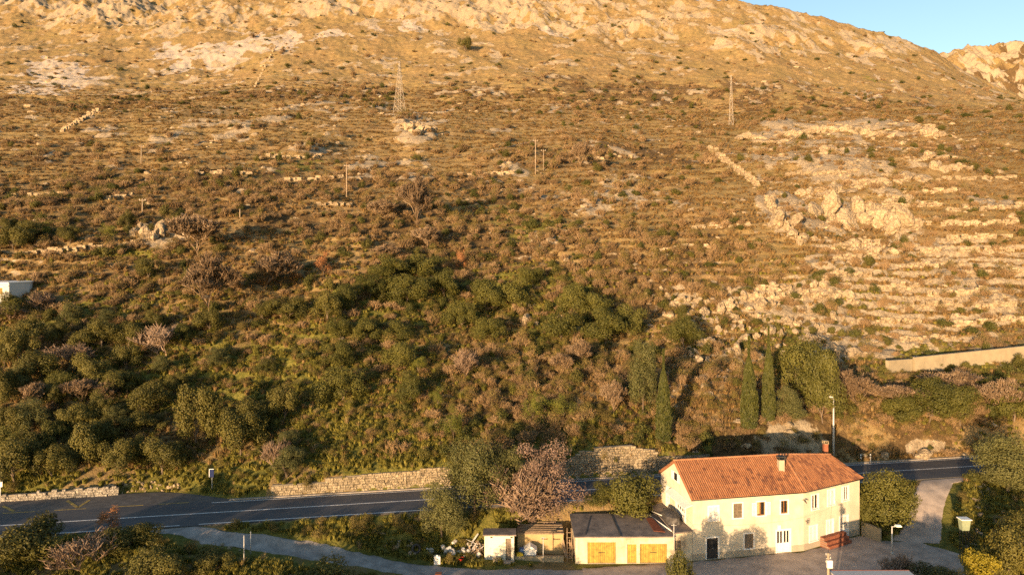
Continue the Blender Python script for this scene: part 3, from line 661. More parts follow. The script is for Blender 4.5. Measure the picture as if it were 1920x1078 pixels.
for a in [(730, 532, 80, 46, 'topmost dark evergreen of the slope thicket beside rust coloured leaves'), (790, 520, 90, 42, 'wide dark evergreen on the upper rim of the slope thicket'),
          (690, 560, 64, 46, 'sunlit evergreen at the end of the slope thicket'), (645, 590, 62, 56, 'evergreen stepping down the edge of the slope thicket'),
          (832, 560, 70, 48, 'evergreen below the rust coloured sapling'), (762, 566, 80, 50, 'broad olive green bush inside the slope thicket'),
          (862, 615, 70, 50, 'evergreen low in the thicket above the pale stems'), (910, 585, 84, 60, 'round crown in the centre of the slope thicket'),
          (965, 582, 76, 54, 'broad crown beside the sandy bare patch'), (1075, 590, 74, 54, 'dark evergreen on the rocky side of the slope thicket'),
          (1120, 605, 70, 52, 'evergreen below the brown scrub near white boulders'), (1050, 640, 80, 56, 'shaded evergreen beneath the sandy bare patch'),
          (1135, 650, 84, 60, 'dark spreading evergreen above the heath'), (1180, 632, 66, 56, 'evergreen at the boulder field edge'), (915, 640, 70, 44, 'low evergreen beneath the round crown of the thicket'), (1000, 540, 60, 36, 'small evergreen above the sandy bare patch')]:
    plant('laurel', *a[:4], a[4], group=G_M)
plant('laurel', 1280, 655, 74, 60, 'dark evergreen beside pale boulders and the dry cliff')
plant('olive', 1205, 782, 78, 145, 'tall feathery conifer touching a slim cypress', name='conifer_tree')
plant('cypress', 1244, 832, 33, 174, 'slim dark cypress with a visible pale trunk beside the feathery conifer', name='cypress_tree', group='slim cypresses above the road')
plant('cypress', 1404, 806, 29, 172, 'slim cypress farther down the slope of the close pair above the house', name='cypress_tree', group='slim cypresses above the road')
plant('cypress', 1441, 794, 27, 174, 'slim cypress touching the glossy evergreen clump above the house', name='cypress_tree', group='slim cypresses above the road')
plant('laurel', 1500, 745, 110, 100, 'tall glossy evergreen behind the lamp post bank, highest of its clump')
plant('laurel', 1545, 800, 70, 130, 'glossy evergreen next to the tall street lamp')
plant('olive', 1482, 800, 66, 82, 'yellowish green bushy tree in front of the glossy evergreens')
plant('lime', 1000, 800, 66, 72, 'fresh green sapling bush, larger one of two on the heath slope', cat='bush')
plant('lime', 1050, 795, 62, 62, 'fresh green sapling bush, smaller one of two on the heath slope', cat='bush')
plant('lime', 850, 830, 44, 66, 'thin fresh green sapling on the slope over the stone wall', cat='bush')
plant('lime', 785, 700, 44, 36, 'fresh green bush at the foot of a round terrace evergreen', cat='bush')
plant('lime', 820, 765, 36, 40, 'small fresh green bush beside dead twigs on the terrace', cat='bush')
plant('lime', 205, 452, 44, 34, 'light green young tree below the upper track', cat='tree')
plant('lime', 90, 450, 46, 36, 'light green tree in the dark clump beside the upper track', cat='tree')
for a in [(25, 470, 70, 48, 'dark evergreen clump at the upper track by the picture edge'), (60, 455, 56, 40, 'dark evergreen behind the light green tree at the upper track'), (130, 462, 44, 32, 'small evergreen between the two light green trees'), (238, 430, 36, 34, 'small dark evergreen behind the grey rock outcrop'),
          (18, 440, 44, 32, 'dark shrub tree above the evergreen clump at the picture edge')]:
    plant('evergreen', *a[:4], a[4], group='evergreens beside the upper track')
plant('rust', 866, 508, 36, 42, 'sapling with bright rust orange leaves above the green thicket', cat='sapling')
plant('rust', 605, 520, 40, 46, 'sapling with dull orange leaves on the brown slope', cat='sapling')
plant('rust', 205, 1008, 56, 62, 'thin reddish sapling between the road and the dark verge', cat='sapling', lo=56)
B_ = [(393, 588, 130, 108, 'large spreading bare tree on the brown slope'), (492, 542, 104, 84, 'rounded bare tree behind the large spreading one'), (375, 480, 110, 96, 'bare tree in front of the grey rock outcrop'),
      (780, 425, 76, 92, 'slender bare tree with reddish twigs high on the scrub slope'), (710, 410, 74, 50, 'low bare tree beside the slender reddish one'), (1085, 320, 50, 60, 'thin bare tree by the utility poles'),
      (800, 470, 70, 44, 'bare bushy tree above the green thicket'), (708, 490, 60, 44, 'bare reddish tree above the thicket end'), (60, 784, 54, 84, 'tall narrow bare tree at the edge of the grove'),
      (310, 665, 96, 62, 'grey bare bush with long twigs at the grove edge'), (128, 690, 78, 52, 'bare pinkish tree inside the grove'), (160, 758, 72, 52, 'bare brown tree in the middle of the grove'), (200, 760, 50, 50, 'thin bare tree beside the bare brown one in the grove'),
      (1620, 770, 120, 92, 'bare brown tree beside the street lamp bank'), (1672, 768, 100, 58, 'spreading bare tree under the concrete wall end'), (1790, 748, 110, 54, 'bare tree in front of the concrete wall'), (1850, 770, 100, 84, 'tall bare tree on the bank above the road bend'), (1905, 762, 70, 54, 'bare tree under the wall at the picture edge'),
      (1150, 780, 60, 66, 'dark bare bush below the feathery conifer'), (1060, 700, 60, 50, 'bare grey bush on the heath slope'), (870, 710, 60, 66, 'clump of tall pale bare stems over the terraces'), (1090, 690, 50, 54, 'bare thin tree among the heath above the saplings')]
for i, a in enumerate(B_): plant('grey' if i in (9, 10, 20) else 'bare', *a[:4], a[4], name='bare_tree', cat='bare tree', group='leafless trees on the slope')
plant('grey', 75, 588, 60, 50, 'pale bare bushy tree beside the white flat-roofed house', name='bare_tree', cat='bare tree')
plant('grey', 20, 600, 60, 40, 'pale bare scrub in front of the white flat-roofed house', name='bare_tree', cat='bare tree')
plant('olive', 540, 894, 74, 66, 'old olive with a twisted pale branch above the stone wall end', name='olive_tree', cat='olive tree')
plant('grey', 520, 880, 56, 62, 'fan of dead grey twigs behind the old olive', name='dead_bush', cat='dead bush')
for a in [(1690, 800, 60, 50, 'green bush at the foot of bare trees over the road'), (1740, 790, 90, 76, 'glossy green bush in the bare thicket over the road'), (1800, 800, 90, 72, 'glossy green bush over the pale roadside boulder'), (1760, 756, 60, 42, 'green bush below the concrete wall'), (1900, 790, 80, 64, 'dark green bush on the bank at the picture edge'), (1850, 746, 50, 36, 'small green bush below the higher end of the concrete wall')]:
    plant('laurel', *a[:4], a[4], name='green_bush', cat='bush', group='green bushes on the road bank')
# this side of the road
plant('olive', 830, 1026, 100, 124, 'olive tree by the junk heap, shorter one of two', name='olive_tree', cat='olive tree', Y=66.0)
plant('olive', 890, 1004, 122, 172, 'tall olive tree towering over the roadside', name='olive_tree', cat='olive tree', Y=68.2)
plant('olive', 948, 988, 84, 124, 'olive branches behind the flowering tree', name='olive_tree', cat='olive tree', Y=69.6)
plant('blossom', 1018, 1012, 140, 184, 'mauve brown twiggy almond tree with faded blossom behind the sheds', name='blossom_tree', cat='almond tree', Y=68.6, rzv=2.6)
plant('laurel', 1192, 972, 112, 100, 'round laurel between the garage roof and the house', name='laurel_tree', Y=70.3)
plant('laurel', 1130, 966, 60, 46, 'low laurel bush behind the garage roof', name='laurel_bush', cat='bush', Y=70.6)
plant('laurel', 1664, 962, 116, 102, 'broad dome shaped tree between the house and the driveway', name='laurel_tree', Y=71.0, zoff=0)
plant('olive', 1888, 972, 126, 126, 'large hazy green tree hiding the road end', name='roadside_tree', Y=75.0)
plant('evergreen', 1892, 1055, 100, 104, 'dark evergreen below the yellow bush at the picture corner', Y=61.0)
plant('evergreen', 1925, 1010, 90, 80, 'dark evergreen behind the metal bin', Y=65.5)
plant('yellow', 1838, 1072, 76, 82, 'sunlit yellow green bush near the picture corner', name='yellow_bush', cat='bush', Y=60.0)
plant('evergreen', 1740, 1085, 110, 46, 'low dark bush in the corner verge below the driveway', name='verge_bush', cat='bush', Y=59.5)
plant('grey', 1682, 1085, 60, 60, 'dead purple brown bush beside the short lamp', name='dead_bush', cat='dead bush', Y=61)
plant('evergreen', 1800, 1100, 90, 60, 'dark bush at the bottom corner in front of the yellow bush', name='verge_bush', cat='bush', Y=57)
plant('laurel', 1272, 1122, 62, 124, 'small rounded tree in front of the house', name='laurel_tree', Y=55.0)
plant('laurel', 1330, 1135, 60, 100, 'low leafy bush beside the small tree in front of the house', name='laurel_bush', cat='bush', Y=54.0)
plant('evergreen', 52, 1100, 150, 84, 'big dark evergreen below the road at the bottom corner', Y=57.5)
plant('grey', 168, 1105, 110, 80, 'dry brown bush in the dark verge beneath the road', name='dead_bush', cat='dead bush', Y=57)
plant('evergreen', 300, 1115, 120, 76, 'evergreen bush in the dark verge beneath the gravel track', Y=55.5)
plant('evergreen', 620, 1120, 170, 78, 'wide evergreen bush in the foreground under the gravel track', Y=55.5)
plant('evergreen', 240, 1060, 90, 52, 'green bush in the verge just below the road edge', name='verge_bush', cat='bush', Y=59.5)
plant('evergreen', 400, 1085, 90, 50, 'low green bush by the white rubble below the track', name='verge_bush', cat='bush', Y=57.5)
plant('laurel', 1620, 985, 46, 60, 'cactus like bush at the house corner', name='corner_bush', cat='bush', Y=71.6)
# trees of the slope below, seen from above only by their shade on yard, road and facade
for X, Y, w, h, k in [(14.9, 51.5, 3.6, 4.9, 'laurel'), (6.0, 45, 6, 8.2, 'evergreen'), (-7, 47, 8, 6.0, 'evergreen'), (-22, 46, 9, 7.6, 'evergreen'), (-34, 48, 9, 7.2, 'evergreen'), (-45, 47, 9, 8.0, 'olive'), (-58, 52, 8, 7.5, 'evergreen'), (33, 50, 6, 5.2, 'evergreen')]:
    z = gnd1(X, Y); top = min(z + h, 5.6, H - .482 * (Y - w / 2) - .2); row = HR - F * (z - H) / Y
    plant(k, 960 + F * X / Y, row, w * F / Y, max(2, top - z) * F / Y, 'garden tree on the slope under the yard', group='garden trees below the frame', Y=Y)

# ------------------------------------------------------------------ scattered plants and rocks
def nodes_scatter(name, protos, pos, rz_, sc_, idx, label=None):
    """one object of instances for what nobody could count"""
    me = bpy.data.meshes.new(name); me.vertices.add(len(pos)); me.vertices.foreach_set('co', np.asarray(pos, float).ravel())
    for k, t, a in (('rz', 'FLOAT', rz_), ('pi', 'INT', idx)):
        at_ = me.attributes.new(k, t, 'POINT'); at_.data.foreach_set('value', np.asarray(a).astype(np.float32 if t == 'FLOAT' else np.int32))
    at_ = me.attributes.new('sc', 'FLOAT_VECTOR', 'POINT'); at_.data.foreach_set('vector', np.asarray(sc_).astype(np.float32).ravel())
    o = bpy.data.objects.new(name, me); COL.objects.link(o); o['kind'] = 'stuff'
    g = bpy.data.node_groups.new(name, 'GeometryNodeTree'); g.interface.new_socket('Geometry', in_out='INPUT', socket_type='NodeSocketGeometry'); g.interface.new_socket('Geometry', in_out='OUTPUT', socket_type='NodeSocketGeometry')
    N = g.nodes.new; Lk = g.links.new; gi = N('NodeGroupInput'); go = N('NodeGroupOutput'); ip = N('GeometryNodeInstanceOnPoints'); j = N('GeometryNodeJoinGeometry')
    for p in protos:
        oi = N('GeometryNodeObjectInfo'); oi.transform_space = 'ORIGINAL'; oi.inputs['Object'].default_value = p; oi.inputs['As Instance'].default_value = True; Lk(oi.outputs['Geometry'], j.inputs[0])
    def na(n_, t):
        a = N('GeometryNodeInputNamedAttribute'); a.data_type = t; a.inputs[0].default_value = n_; return a.outputs[0]
    cx = N('ShaderNodeCombineXYZ'); Lk(na('rz', 'FLOAT'), cx.inputs[2])
    Lk(gi.outputs[0], ip.inputs['Points']); Lk(j.outputs[0], ip.inputs['Instance']); ip.inputs['Pick Instance'].default_value = True
    Lk(na('pi', 'INT'), ip.inputs['Instance Index']); Lk(cx.outputs[0], ip.inputs['Rotation']); Lk(na('sc', 'FLOAT_VECTOR'), ip.inputs['Scale']); Lk(ip.outputs[0], go.inputs[0])
    md = o.modifiers.new('scatter', 'NODES'); md.node_group = g; return o

def house_free(X, Y):
    """keep plants off road, yard, track, driveway and buildings"""
    q = Y - road_c(X); ok = np.abs(q) > 3.75
    ok &= ~((X > -38) & (X < -28.5) & (q > 0) & (q < np.interp(X, [-38, -34, -31, -28.5], [7.4, 6.2, 4.7, 3.7]))); ok &= ~((X <= -38) & (q > 0) & (q < 7.9))
    ok &= ~((X > 5.3) & (X < 37.6) & (q < 0) & (Y > 54.5) & (Y < np.where(X < 16, 69.6, 76)))
    ok &= ~((X > 34) & (X < 44) & (Y > 55) & (Y < 70))
    ok &= ~((X > -36) & (X < 6.5) & (Y > np.interp(X, [-36, -28, -16, -3, 6], [61.5, 60.8, 60.0, 59.2, 56.0])) & (Y < np.interp(X, [-36, -26, -16, -9, -3, 6], [64.3, 64.3, 64.6, 63.6, 63.0, 64])))
    dl = np.interp(Y, [68, 71.5, 74.4, 78], [37.5, 41.2, 43.4, 46.2]); dr = np.interp(Y, [66, 68.3, 72.8, 77.2, 80], [42, 43.8, 47.4, 51.4, 56]); ok &= ~((X > dl) & (X < dr) & (Y > 66) & (Y < 80))
    ok &= ~((X > -3.5) & (X < 6) & (Y > 63.6) & (Y < 68)); return ok

SH_MUL = [(300, 400, 420, 110, 1.0), (850, 430, 420, 110, 1.0), (1200, 500, 260, 120, .9), (1200, 185, 500, 40, .7), (1100, 300, 300, 50, .9), (500, 200, 500, 40, .5), (1740, 750, 240, 80, 1), (900, 640, 400, 200, .7), (250, 700, 300, 180, .5), (1780, 450, 260, 200, .55), (1560, 270, 280, 50, .5), (330, 560, 330, 90, .9)]
def scatter_pts(n, Y0, Y1, dens, pw=1.0):
    """points over the slope, near and far alike in the picture; dens gives the chance by land cover"""
    n = int(n * 1.1); u = rng.uniform(-1130, 1130, n) / F; Yv = np.exp(rng.uniform(0, 1, n) ** pw * math.log(Y1 / Y0)) * Y0; X = u * Yv
    zz = gnd(X, Yv); px = 960 + F * u; row = HR - F * (zz - H) / Yv
    keep = (rng.uniform(size=n) < dens(X, Yv, px, row)) & house_free(X, Yv) & (row > -30) & (row < 1120); return X[keep], Yv[keep], zz[keep], px[keep], row[keep]
RK, GRN, BRN = (lambda X, Y: lut(rock, X, Y)), (lambda X, Y: lut(green, X, Y)), (lambda X, Y: lut(brown, X, Y))

def place(name, meshes, X, Y, zz, s, sz_, px, row, n_ind, cat, group, labeler, sink=.08):
    """the largest in the picture become things of their own, the rest one mass of instances"""
    order = np.argsort(-(s / Y)); ind = order[:n_ind]; rest = order[n_ind:]; objs = {}
    for i in ind:
        k = int(rng.integers(len(meshes))); o = bpy.data.objects.new(name, meshes[k]); COL.objects.link(o)
        o.location = (X[i], Y[i], zz[i] - sink * sz_[i]); o.rotation_euler = (0, 0, rng.uniform(0, 6.28)); o.scale = (s[i], s[i] * rng.uniform(.8, 1.2), sz_[i])
        tag(o, labeler(px[i], row[i], (size_word(s[i] / np.median(s[ind])) + (' flat' if sz_[i] < .85 * s[i] else ' upright' if sz_[i] > 1.08 * s[i] else ''))), cat, group); objs.setdefault(k, o)
    for k in range(len(meshes)):
        if k not in objs:
            i = ind[k]; o = bpy.data.objects.new(name, meshes[k]); COL.objects.link(o); o.location = (X[i] + s[i], Y[i], gnd1(X[i] + s[i], Y[i]) - sink); o.scale = (s[i], s[i], sz_[i]); tag(o, labeler(px[i], row[i], (size_word(s[i] / np.median(s[ind])) + (' flat' if sz_[i] < .85 * s[i] else ' upright' if sz_[i] > 1.08 * s[i] else ''))), cat, group); objs[k] = o
    if len(rest):
        nodes_scatter('scattered_' + name + 's', [objs[k] for k in range(len(meshes))], np.column_stack([X[rest], Y[rest], zz[rest] - sink * sz_[rest]]), rng.uniform(0, 6.28, len(rest)),
                      np.column_stack([s[rest], s[rest], sz_[rest]]), rng.integers(0, len(meshes), len(rest)))
LM = [(33, 692, 'the grove edge under the white house'), (215, 630, 'the grey green pair of trees'), (393, 540, 'the large spreading bare tree'), (492, 500, 'the rounded bare tree'), (375, 430, 'the bare tree at the outcrop'), (285, 430, 'the grey rock outcrop'), (278, 505, 'the solitary evergreen dome'), (540, 590, 'the dark evergreen on the brown slope'),
      (605, 500, 'the dull orange sapling'), (866, 490, 'the rust orange sapling'), (650, 340, 'the pole with side pegs'), (1010, 300, 'the two close pale poles'), (749, 170, 'the pylon on the mound'), (1371, 190, 'the thin pylon'), (872, 85, 'the lone pine'), (1375, 315, 'the diagonal field wall'), (1468, 425, 'the jagged stone line'), (1634, 470, 'the short terrace post'), (1580, 390, 'the rugged crag'),
      (1500, 250, 'the top rocks of the spur'), (1680, 250, 'the crest of the stony spur'), (1700, 310, 'the upper ledges of the spur'), (1850, 300, 'the smooth shoulder of the spur'), (1800, 400, 'the highest terrace walls'), (1860, 470, 'the closely stepped terrace walls'), (1850, 550, 'the middle terrace walls'), (1750, 600, 'the lower terrace walls'), (1850, 650, 'the long concrete wall'), (1690, 690, 'the concrete end block'),
      (1420, 720, 'the cypress pair'), (1244, 745, 'the single cypress'), (1190, 690, 'the feathery conifer'), (1500, 710, 'the glossy evergreen clump'), (1350, 590, 'the white boulder field'), (1280, 650, 'the dry cliff'), (1550, 600, 'the boulders under the crag'), (985, 600, 'the sandy bare patch'), (1010, 770, 'the fresh green saplings'), (870, 680, 'the tall pale stems'), (640, 720, 'the widest terrace bush'), (770, 730, 'the dead twigs on the terrace'),
      (850, 800, 'the thin green sapling'), (620, 880, 'the low end of the long stone wall'), (770, 860, 'the high end of the long stone wall'), (540, 860, 'the twisted old olive'), (397, 900, 'the bus stop sign'), (303, 850, 'the dome shaped evergreen'), (490, 800, 'the shaded gully'), (100, 930, 'the rubble wall'), (1160, 840, 'the tall broken wall'), (1450, 830, 'the cut behind the house'), (1735, 850, 'the big road boulder'), (1630, 740, 'the bare tree by the street lamp'),
      (1830, 730, 'the tall bare bank tree'), (780, 320, 'the small pale outcrop'), (120, 460, 'the upper track'), (110, 140, 'the big scree fan'), (460, 90, 'the middle scree'), (485, 130, 'the thin grey field wall'), (1150, 170, 'the brown scrub band'), (1640, 140, 'the pale scree gully'), (60, 300, 'the low ledges at the picture edge'), (265, 290, 'the lonely thin pole'), (500, 220, 'the green strip of the bench'), (400, 330, 'the pale ledges above the bare trees'),
      (1090, 290, 'the thin bare tree by the poles'), (780, 390, 'the slender reddish bare tree'), (960, 400, 'the green bushes in mid slope'), (1150, 420, 'the scattered pale stones in mid slope'), (760, 520, 'the top of the green thicket'), (1100, 580, 'the rocky side of the green thicket'), (700, 600, 'the foot of the green thicket'), (1050, 690, 'the grey bush on the heath'), (940, 850, 'the tall roadside olive'), (1060, 830, 'the almond tree crown'), (200, 860, 'the large evergreens over the rubble wall'),
      (560, 690, 'the broom on the grassy slope'), (620, 970, 'the grassy bank under the road'), (760, 1000, 'the shorter olive'), (300, 1020, 'the dark verge beneath the road'), (470, 1020, 'the two metal posts'), (900, 1060, 'the white shed'), (1680, 960, 'the dome shaped laurel'), (1760, 1010, 'the metal bin'), (1850, 1000, 'the yellow green bush'), (1230, 520, 'the brown hollow in mid slope'), (1250, 230, 'the stony ground by the scrub band'), (640, 240, 'the stony bench below the pylon')]
def where(px, row, s=None):
    d = [math.hypot(px - a, (row - c) * 1.6) for a, c, t in LM]; k = int(np.argmin(d)); a, c, t = LM[k]; dy = row - c
    if d[k] > 150: return ('far below ' if dy > 0 else 'far above ') + t
    return ('just below ' if dy > 14 else 'just above ' if dy < -14 else 'level with ') + t
def size_word(s): return 'tiny' if s < .45 else 'small' if s < .8 else 'medium' if s < 1.2 else 'large'
for k, (px, row, w, h) in enumerate(FILL):
    kd = ('evergreen', 'olive', 'laurel')[k % 3]; plant(kd, px, row, w * 1.1, h * (1.25 if kd == 'olive' else 1.1), ('dark green', 'grey green', 'glossy green')[k % 3] + (' small' if w < 50 else '') + ' tree of the grove ' + where(px, row), name=('evergreen_tree', 'olive_tree', 'laurel_tree')[k % 3], group=G_OL)
def dens_green(X, Y, px, row): return np.clip(.10 + .55 * GRN(X, Y) + .12 * BRN(X, Y) + .25 * ell(SH_MUL, px, row) - .05, 0, 1) * np.where(row < 180, .35, np.where(row < 340, .45, .9)) * (1 - .75 * ell([(250, 740, 360, 190, 1), (640, 760, 230, 150, 1)], px, row))
def dens_brown(X, Y, px, row): return np.clip(.04 + .75 * BRN(X, Y) + .30 * ell(SH_MUL, px, row), 0, 1) * np.where(row < 150, .3, np.where(row < 340, .65, 1)) * np.where(row > 900, .3, 1) * (1 - .8 * ell([(250, 740, 360, 190, .8), (600, 780, 230, 140, 1)], px, row)) * (1 - ell([(1800, 690, 170, 40, 1)], px, row))
X, Y, zz, px, row = scatter_pts(9000, 76, 640, dens_green); s = rng.uniform(.5, 1.25, len(X)) ** 1.6 * (1.0 + Y / 260) * 1.35
place('green_shrub', SHR['green'], X, Y, zz, s, s * rng.uniform(.7, 1.2, len(X)), px, row, 240, 'shrub', 'low green shrubs of the slope', lambda a, c, w: w + ' green shrub ' + where(a, c))
X, Y, zz, px, row = scatter_pts(16000, 77, 600, dens_brown); s = rng.uniform(.6, 1.3, len(X)) ** 1.5 * (1.1 + Y / 230) * 1.5
place('brown_shrub', SHR['brown'], X, Y, zz, s, s * rng.uniform(.8, 1.25, len(X)), px, row, 240, 'shrub', 'leafless brown shrubs of the slope', lambda a, c, w: w + ' leafless brown shrub ' + where(a, c))
HE = [(1450, 828, 180, 30, 1), (1650, 835, 90, 30, .8), (1000, 730, 260, 130, 1), (800, 800, 110, 60, .3), (1270, 770, 120, 80, .5), (520, 640, 260, 100, .5), (1750, 780, 220, 60, .6), (1150, 580, 300, 120, .4), (640, 985, 170, 30, .8)]
X, Y, zz, px, row = scatter_pts(9000, 60, 140, lambda X, Y, px, row: ell(HE, px, row) * .9 + .08, .9); s = rng.uniform(.6, 1.3, len(X)) * 1.25
place('heath_shrub', SHR['heath'], X, Y, zz, s, s * rng.uniform(.8, 1.3, len(X)), px, row, 200, 'shrub', 'tawny heath shrubs', lambda a, c, w: w + ' tawny heath shrub ' + where(a, c))
HB = [(620, 690, 260, 130, .9), (640, 840, 200, 40, .12), (880, 780, 170, 90, .7), (1000, 700, 200, 90, .4), (560, 980, 130, 25, .6)]
X, Y, zz, px, row = scatter_pts(3000, 62, 130, lambda X, Y, px, row: ell(HB, px, row) * .42, .9); s = rng.uniform(.6, 1.3, len(X)) * 1.5
place('broom_bush', SHR['broom'], X, Y, zz, s, s * rng.uniform(.8, 1.2, len(X)), px, row, 150, 'shrub', 'soft green broom bushes', lambda a, c, w: w + ' soft green broom bush ' + where(a, c))
# the rugged crag: big broken rocks, each one a thing
for k, (px, row, w, h) in enumerate([(1462, 425, 60, 62), (1448, 392, 34, 30), (1486, 448, 44, 34), (1530, 412, 56, 50), (1560, 400, 48, 60), (1588, 428, 64, 84), (1608, 398, 50, 46), (1640, 420, 74, 54), (1672, 438, 66, 50), (1695, 432, 48, 56), (1520, 372, 60, 26), (1562, 362, 70, 28), (1600, 352, 80, 24), (1655, 350, 60, 26), (1700, 336, 90, 26), (1760, 322, 60, 34),
      (1545, 288, 60, 22), (1480, 258, 70, 22), (1530, 250, 60, 26), (1590, 248, 70, 24), (1640, 256, 60, 20), (1745, 256, 44, 30), (1720, 244, 50, 18), (1400, 262, 56, 20), (1445, 270, 70, 14), (1640, 480, 70, 30), (1600, 470, 70, 22), (1510, 455, 36, 26), (300, 445, 40, 40), (270, 450, 36, 36), (320, 425, 44, 26), (252, 442, 24, 24), (785, 250, 60, 26), (765, 242, 40, 20), (1330, 650, 40, 26), (1310, 680, 34, 30), (1385, 660, 36, 26), (1275, 575, 34, 26), (1300, 612, 26, 22), (1350, 590, 26, 30), (1370, 572, 24, 20), (1430, 575, 36, 26), (1480, 612, 40, 26), (1560, 560, 60, 32), (1600, 670, 50, 24), (1570, 672, 30, 26), (1450, 545, 40, 20), (1520, 640, 40, 24), (985, 610, 34, 36), (1735, 500, 50, 22), (1680, 380, 50, 22), (1740, 300, 60, 20), (1800, 320, 50, 18)] + [(1240 + (k * 137) % 330, 545 + (k * 61) % 135, 16 + (k * 7) % 22, 13 + (k * 5) % 16) for k in range(34)]):
    n_ = max(2, int(round(w / max(h, 12) * 1.6)) + 1)
    for q_ in range(n_):
        big_ = q_ == 0; pw = w * (.62 if n_ < 4 else .42) * rng.uniform(.8, 1.2) if big_ else w * rng.uniform(.22, .46); px_ = px if big_ else px + (q_ / (n_ - 1) - .5) * w * 1.0; ph = h * rng.uniform(.85, 1.1) if big_ else h * rng.uniform(.35, .85)
        X_, Y_, z_ = at(float(px_), row + rng.uniform(-4, 4), 78); o = bpy.data.objects.new('crag_rock', CRAG[(k + q_) % 5]); COL.objects.link(o); a_, h_ = pw / F * Y_ * 1.1, ph / F * Y_ * 1.25; o.location = (X_, Y_ + a_ * .15, z_ + h_ * .14); o.rotation_euler = (rng.uniform(-.3, .3), rng.uniform(-.3, .3), rng.uniform(0, 6.28)); o.scale = (a_, max(a_ * .8, .5 * h_), h_)
        tag(o, ('large ' if pw > 30 else 'small ' if pw < 14 else '') + ('broad' if pw > 1.5 * ph else 'tall' if ph > 1.1 * pw else 'blocky') + ' broken limestone rock ' + where(px_, row - h / 2), 'rock', 'big rocks of the stony spur')
BO = [(1350, 590, 160, 65, 1.3), (1380, 650, 130, 50, 1.2), (1540, 600, 170, 80, .9), (1580, 400, 170, 80, 1), (1580, 260, 230, 30, 1), (1650, 300, 220, 40, .6), (1780, 500, 240, 160, .5), (1300, 740, 70, 70, .5), (290, 430, 55, 30, 1), (1100, 400, 250, 110, .3), (780, 240, 60, 25, .8), (400, 270, 400, 70, .25), (560, 730, 50, 90, .12), (1700, 850, 110, 20, .3)]
X, Y, zz, px, row = scatter_pts(15000, 77, 420, lambda X, Y, px, row: np.clip(ell(BO, px, row) * .65 + .25 * RK(X, Y) + .01, 0, 1) * np.where((row > 660) & (px < 1250), .08, 1)); s = rng.uniform(.25, 1, len(X)) ** 2.2 * (1.5 + Y / 130) + .25
place('boulder', ROCK, X, Y, zz, s, s * rng.uniform(.6, 1.1, len(X)), px, row, 280, 'boulder', 'limestone boulders of the slope', lambda a, c, w: w + ' pale limestone boulder ' + where(a, c), .16)
X, Y, zz, px, row = scatter_pts(5200, 330, 640, lambda X, Y, px, row: np.clip(.25 + .5 * BRN(X, Y) + .3 * (fbm(X / 40, Y / 40, 3, 44) - .4), 0, 1) * (1 - .5 * RK(X, Y)), .8); s = rng.uniform(.5, 1.3, len(X)) ** 2 * 3.2
place('mountain_shrub', [SHR['brown'][3], SHR['green'][1], SHR['brown'][0]], X, Y, zz, s, s * rng.uniform(.5, .9, len(X)), px, row, 60, 'shrub', 'shrubs of the upper mountain', lambda a, c, w: w + ' dark mountain shrub ' + where(a, c))
X, Y, zz, px, row = scatter_pts(5000, 300, 640, lambda X, Y, px, row: np.clip(.12 + .7 * RK(X, Y) + .3 * lut(scree, X, Y), 0, 1), .8); s = rng.uniform(.3, 1.3, len(X)) ** 2 * 4.0
place('mountain_rock', ROCKS, X, Y, zz, s, s * rng.uniform(.5, .9, len(X)), px, row, 40, 'rock', 'rocks of the upper mountain', lambda a, c, w: w + ' pale mountain rock ' + where(a, c), .2)
# grass: nobody could count it
def grass(name, key, cat_label, n, Y0, Y1, dens, size, pw=1.0, ref=(0, 0)):
    X, Y, zz, px, row = scatter_pts(n, Y0, Y1, dens, pw); pr = []
    for k, me in enumerate(TUFT[key]):
        o = bpy.data.objects.new(name + '_tuft', me); COL.objects.link(o); o.location = (X[k], Y[k], zz[k]); o.scale = (1.2,) * 3; tag(o, cat_label + ' ' + where(px[k], row[k]), 'grass tuft', name.replace('_', ' ') + ' tufts'); pr.append(o)
    s = rng.uniform(.6, 1.4, len(X)) * size(Y); nodes_scatter(name, pr, np.column_stack([X, Y, zz]), rng.uniform(0, 6.28, len(X)), np.column_stack([s, s, s * rng.uniform(.7, 1.3, len(X)) * np.clip(1.25 - Y / 220, .3, 1)]), rng.integers(0, len(pr), len(X)))
grass('dry_grass', 'dry', 'tuft of dry golden grass', 60000, 76, 430, lambda X, Y, px, row: np.clip(.85 - .9 * RK(X, Y) - .6 * GRN(X, Y) - .4 * BRN(X, Y), .08, 1), lambda Y: .75 + Y / 150)
grass('green_grass', 'green', 'tuft of green grass', 52000, 50, 135, lambda X, Y, px, row: np.clip(.08 + .9 * GRN(X, Y) - .7 * RK(X, Y), 0, 1), lambda Y: .85 + Y / 250)
grass('straw_grass', 'straw', 'tuft of tall straw', 3500, 56, 140, lambda X, Y, px, row: np.clip(.10 + .4 * BRN(X, Y) + ell([(280, 1010, 90, 16, .8), (560, 640, 150, 80, .5), (700, 830, 250, 60, .3), (560, 980, 100, 20, .3)], px, row), 0, 1), lambda Y: .8 + Y / 400)
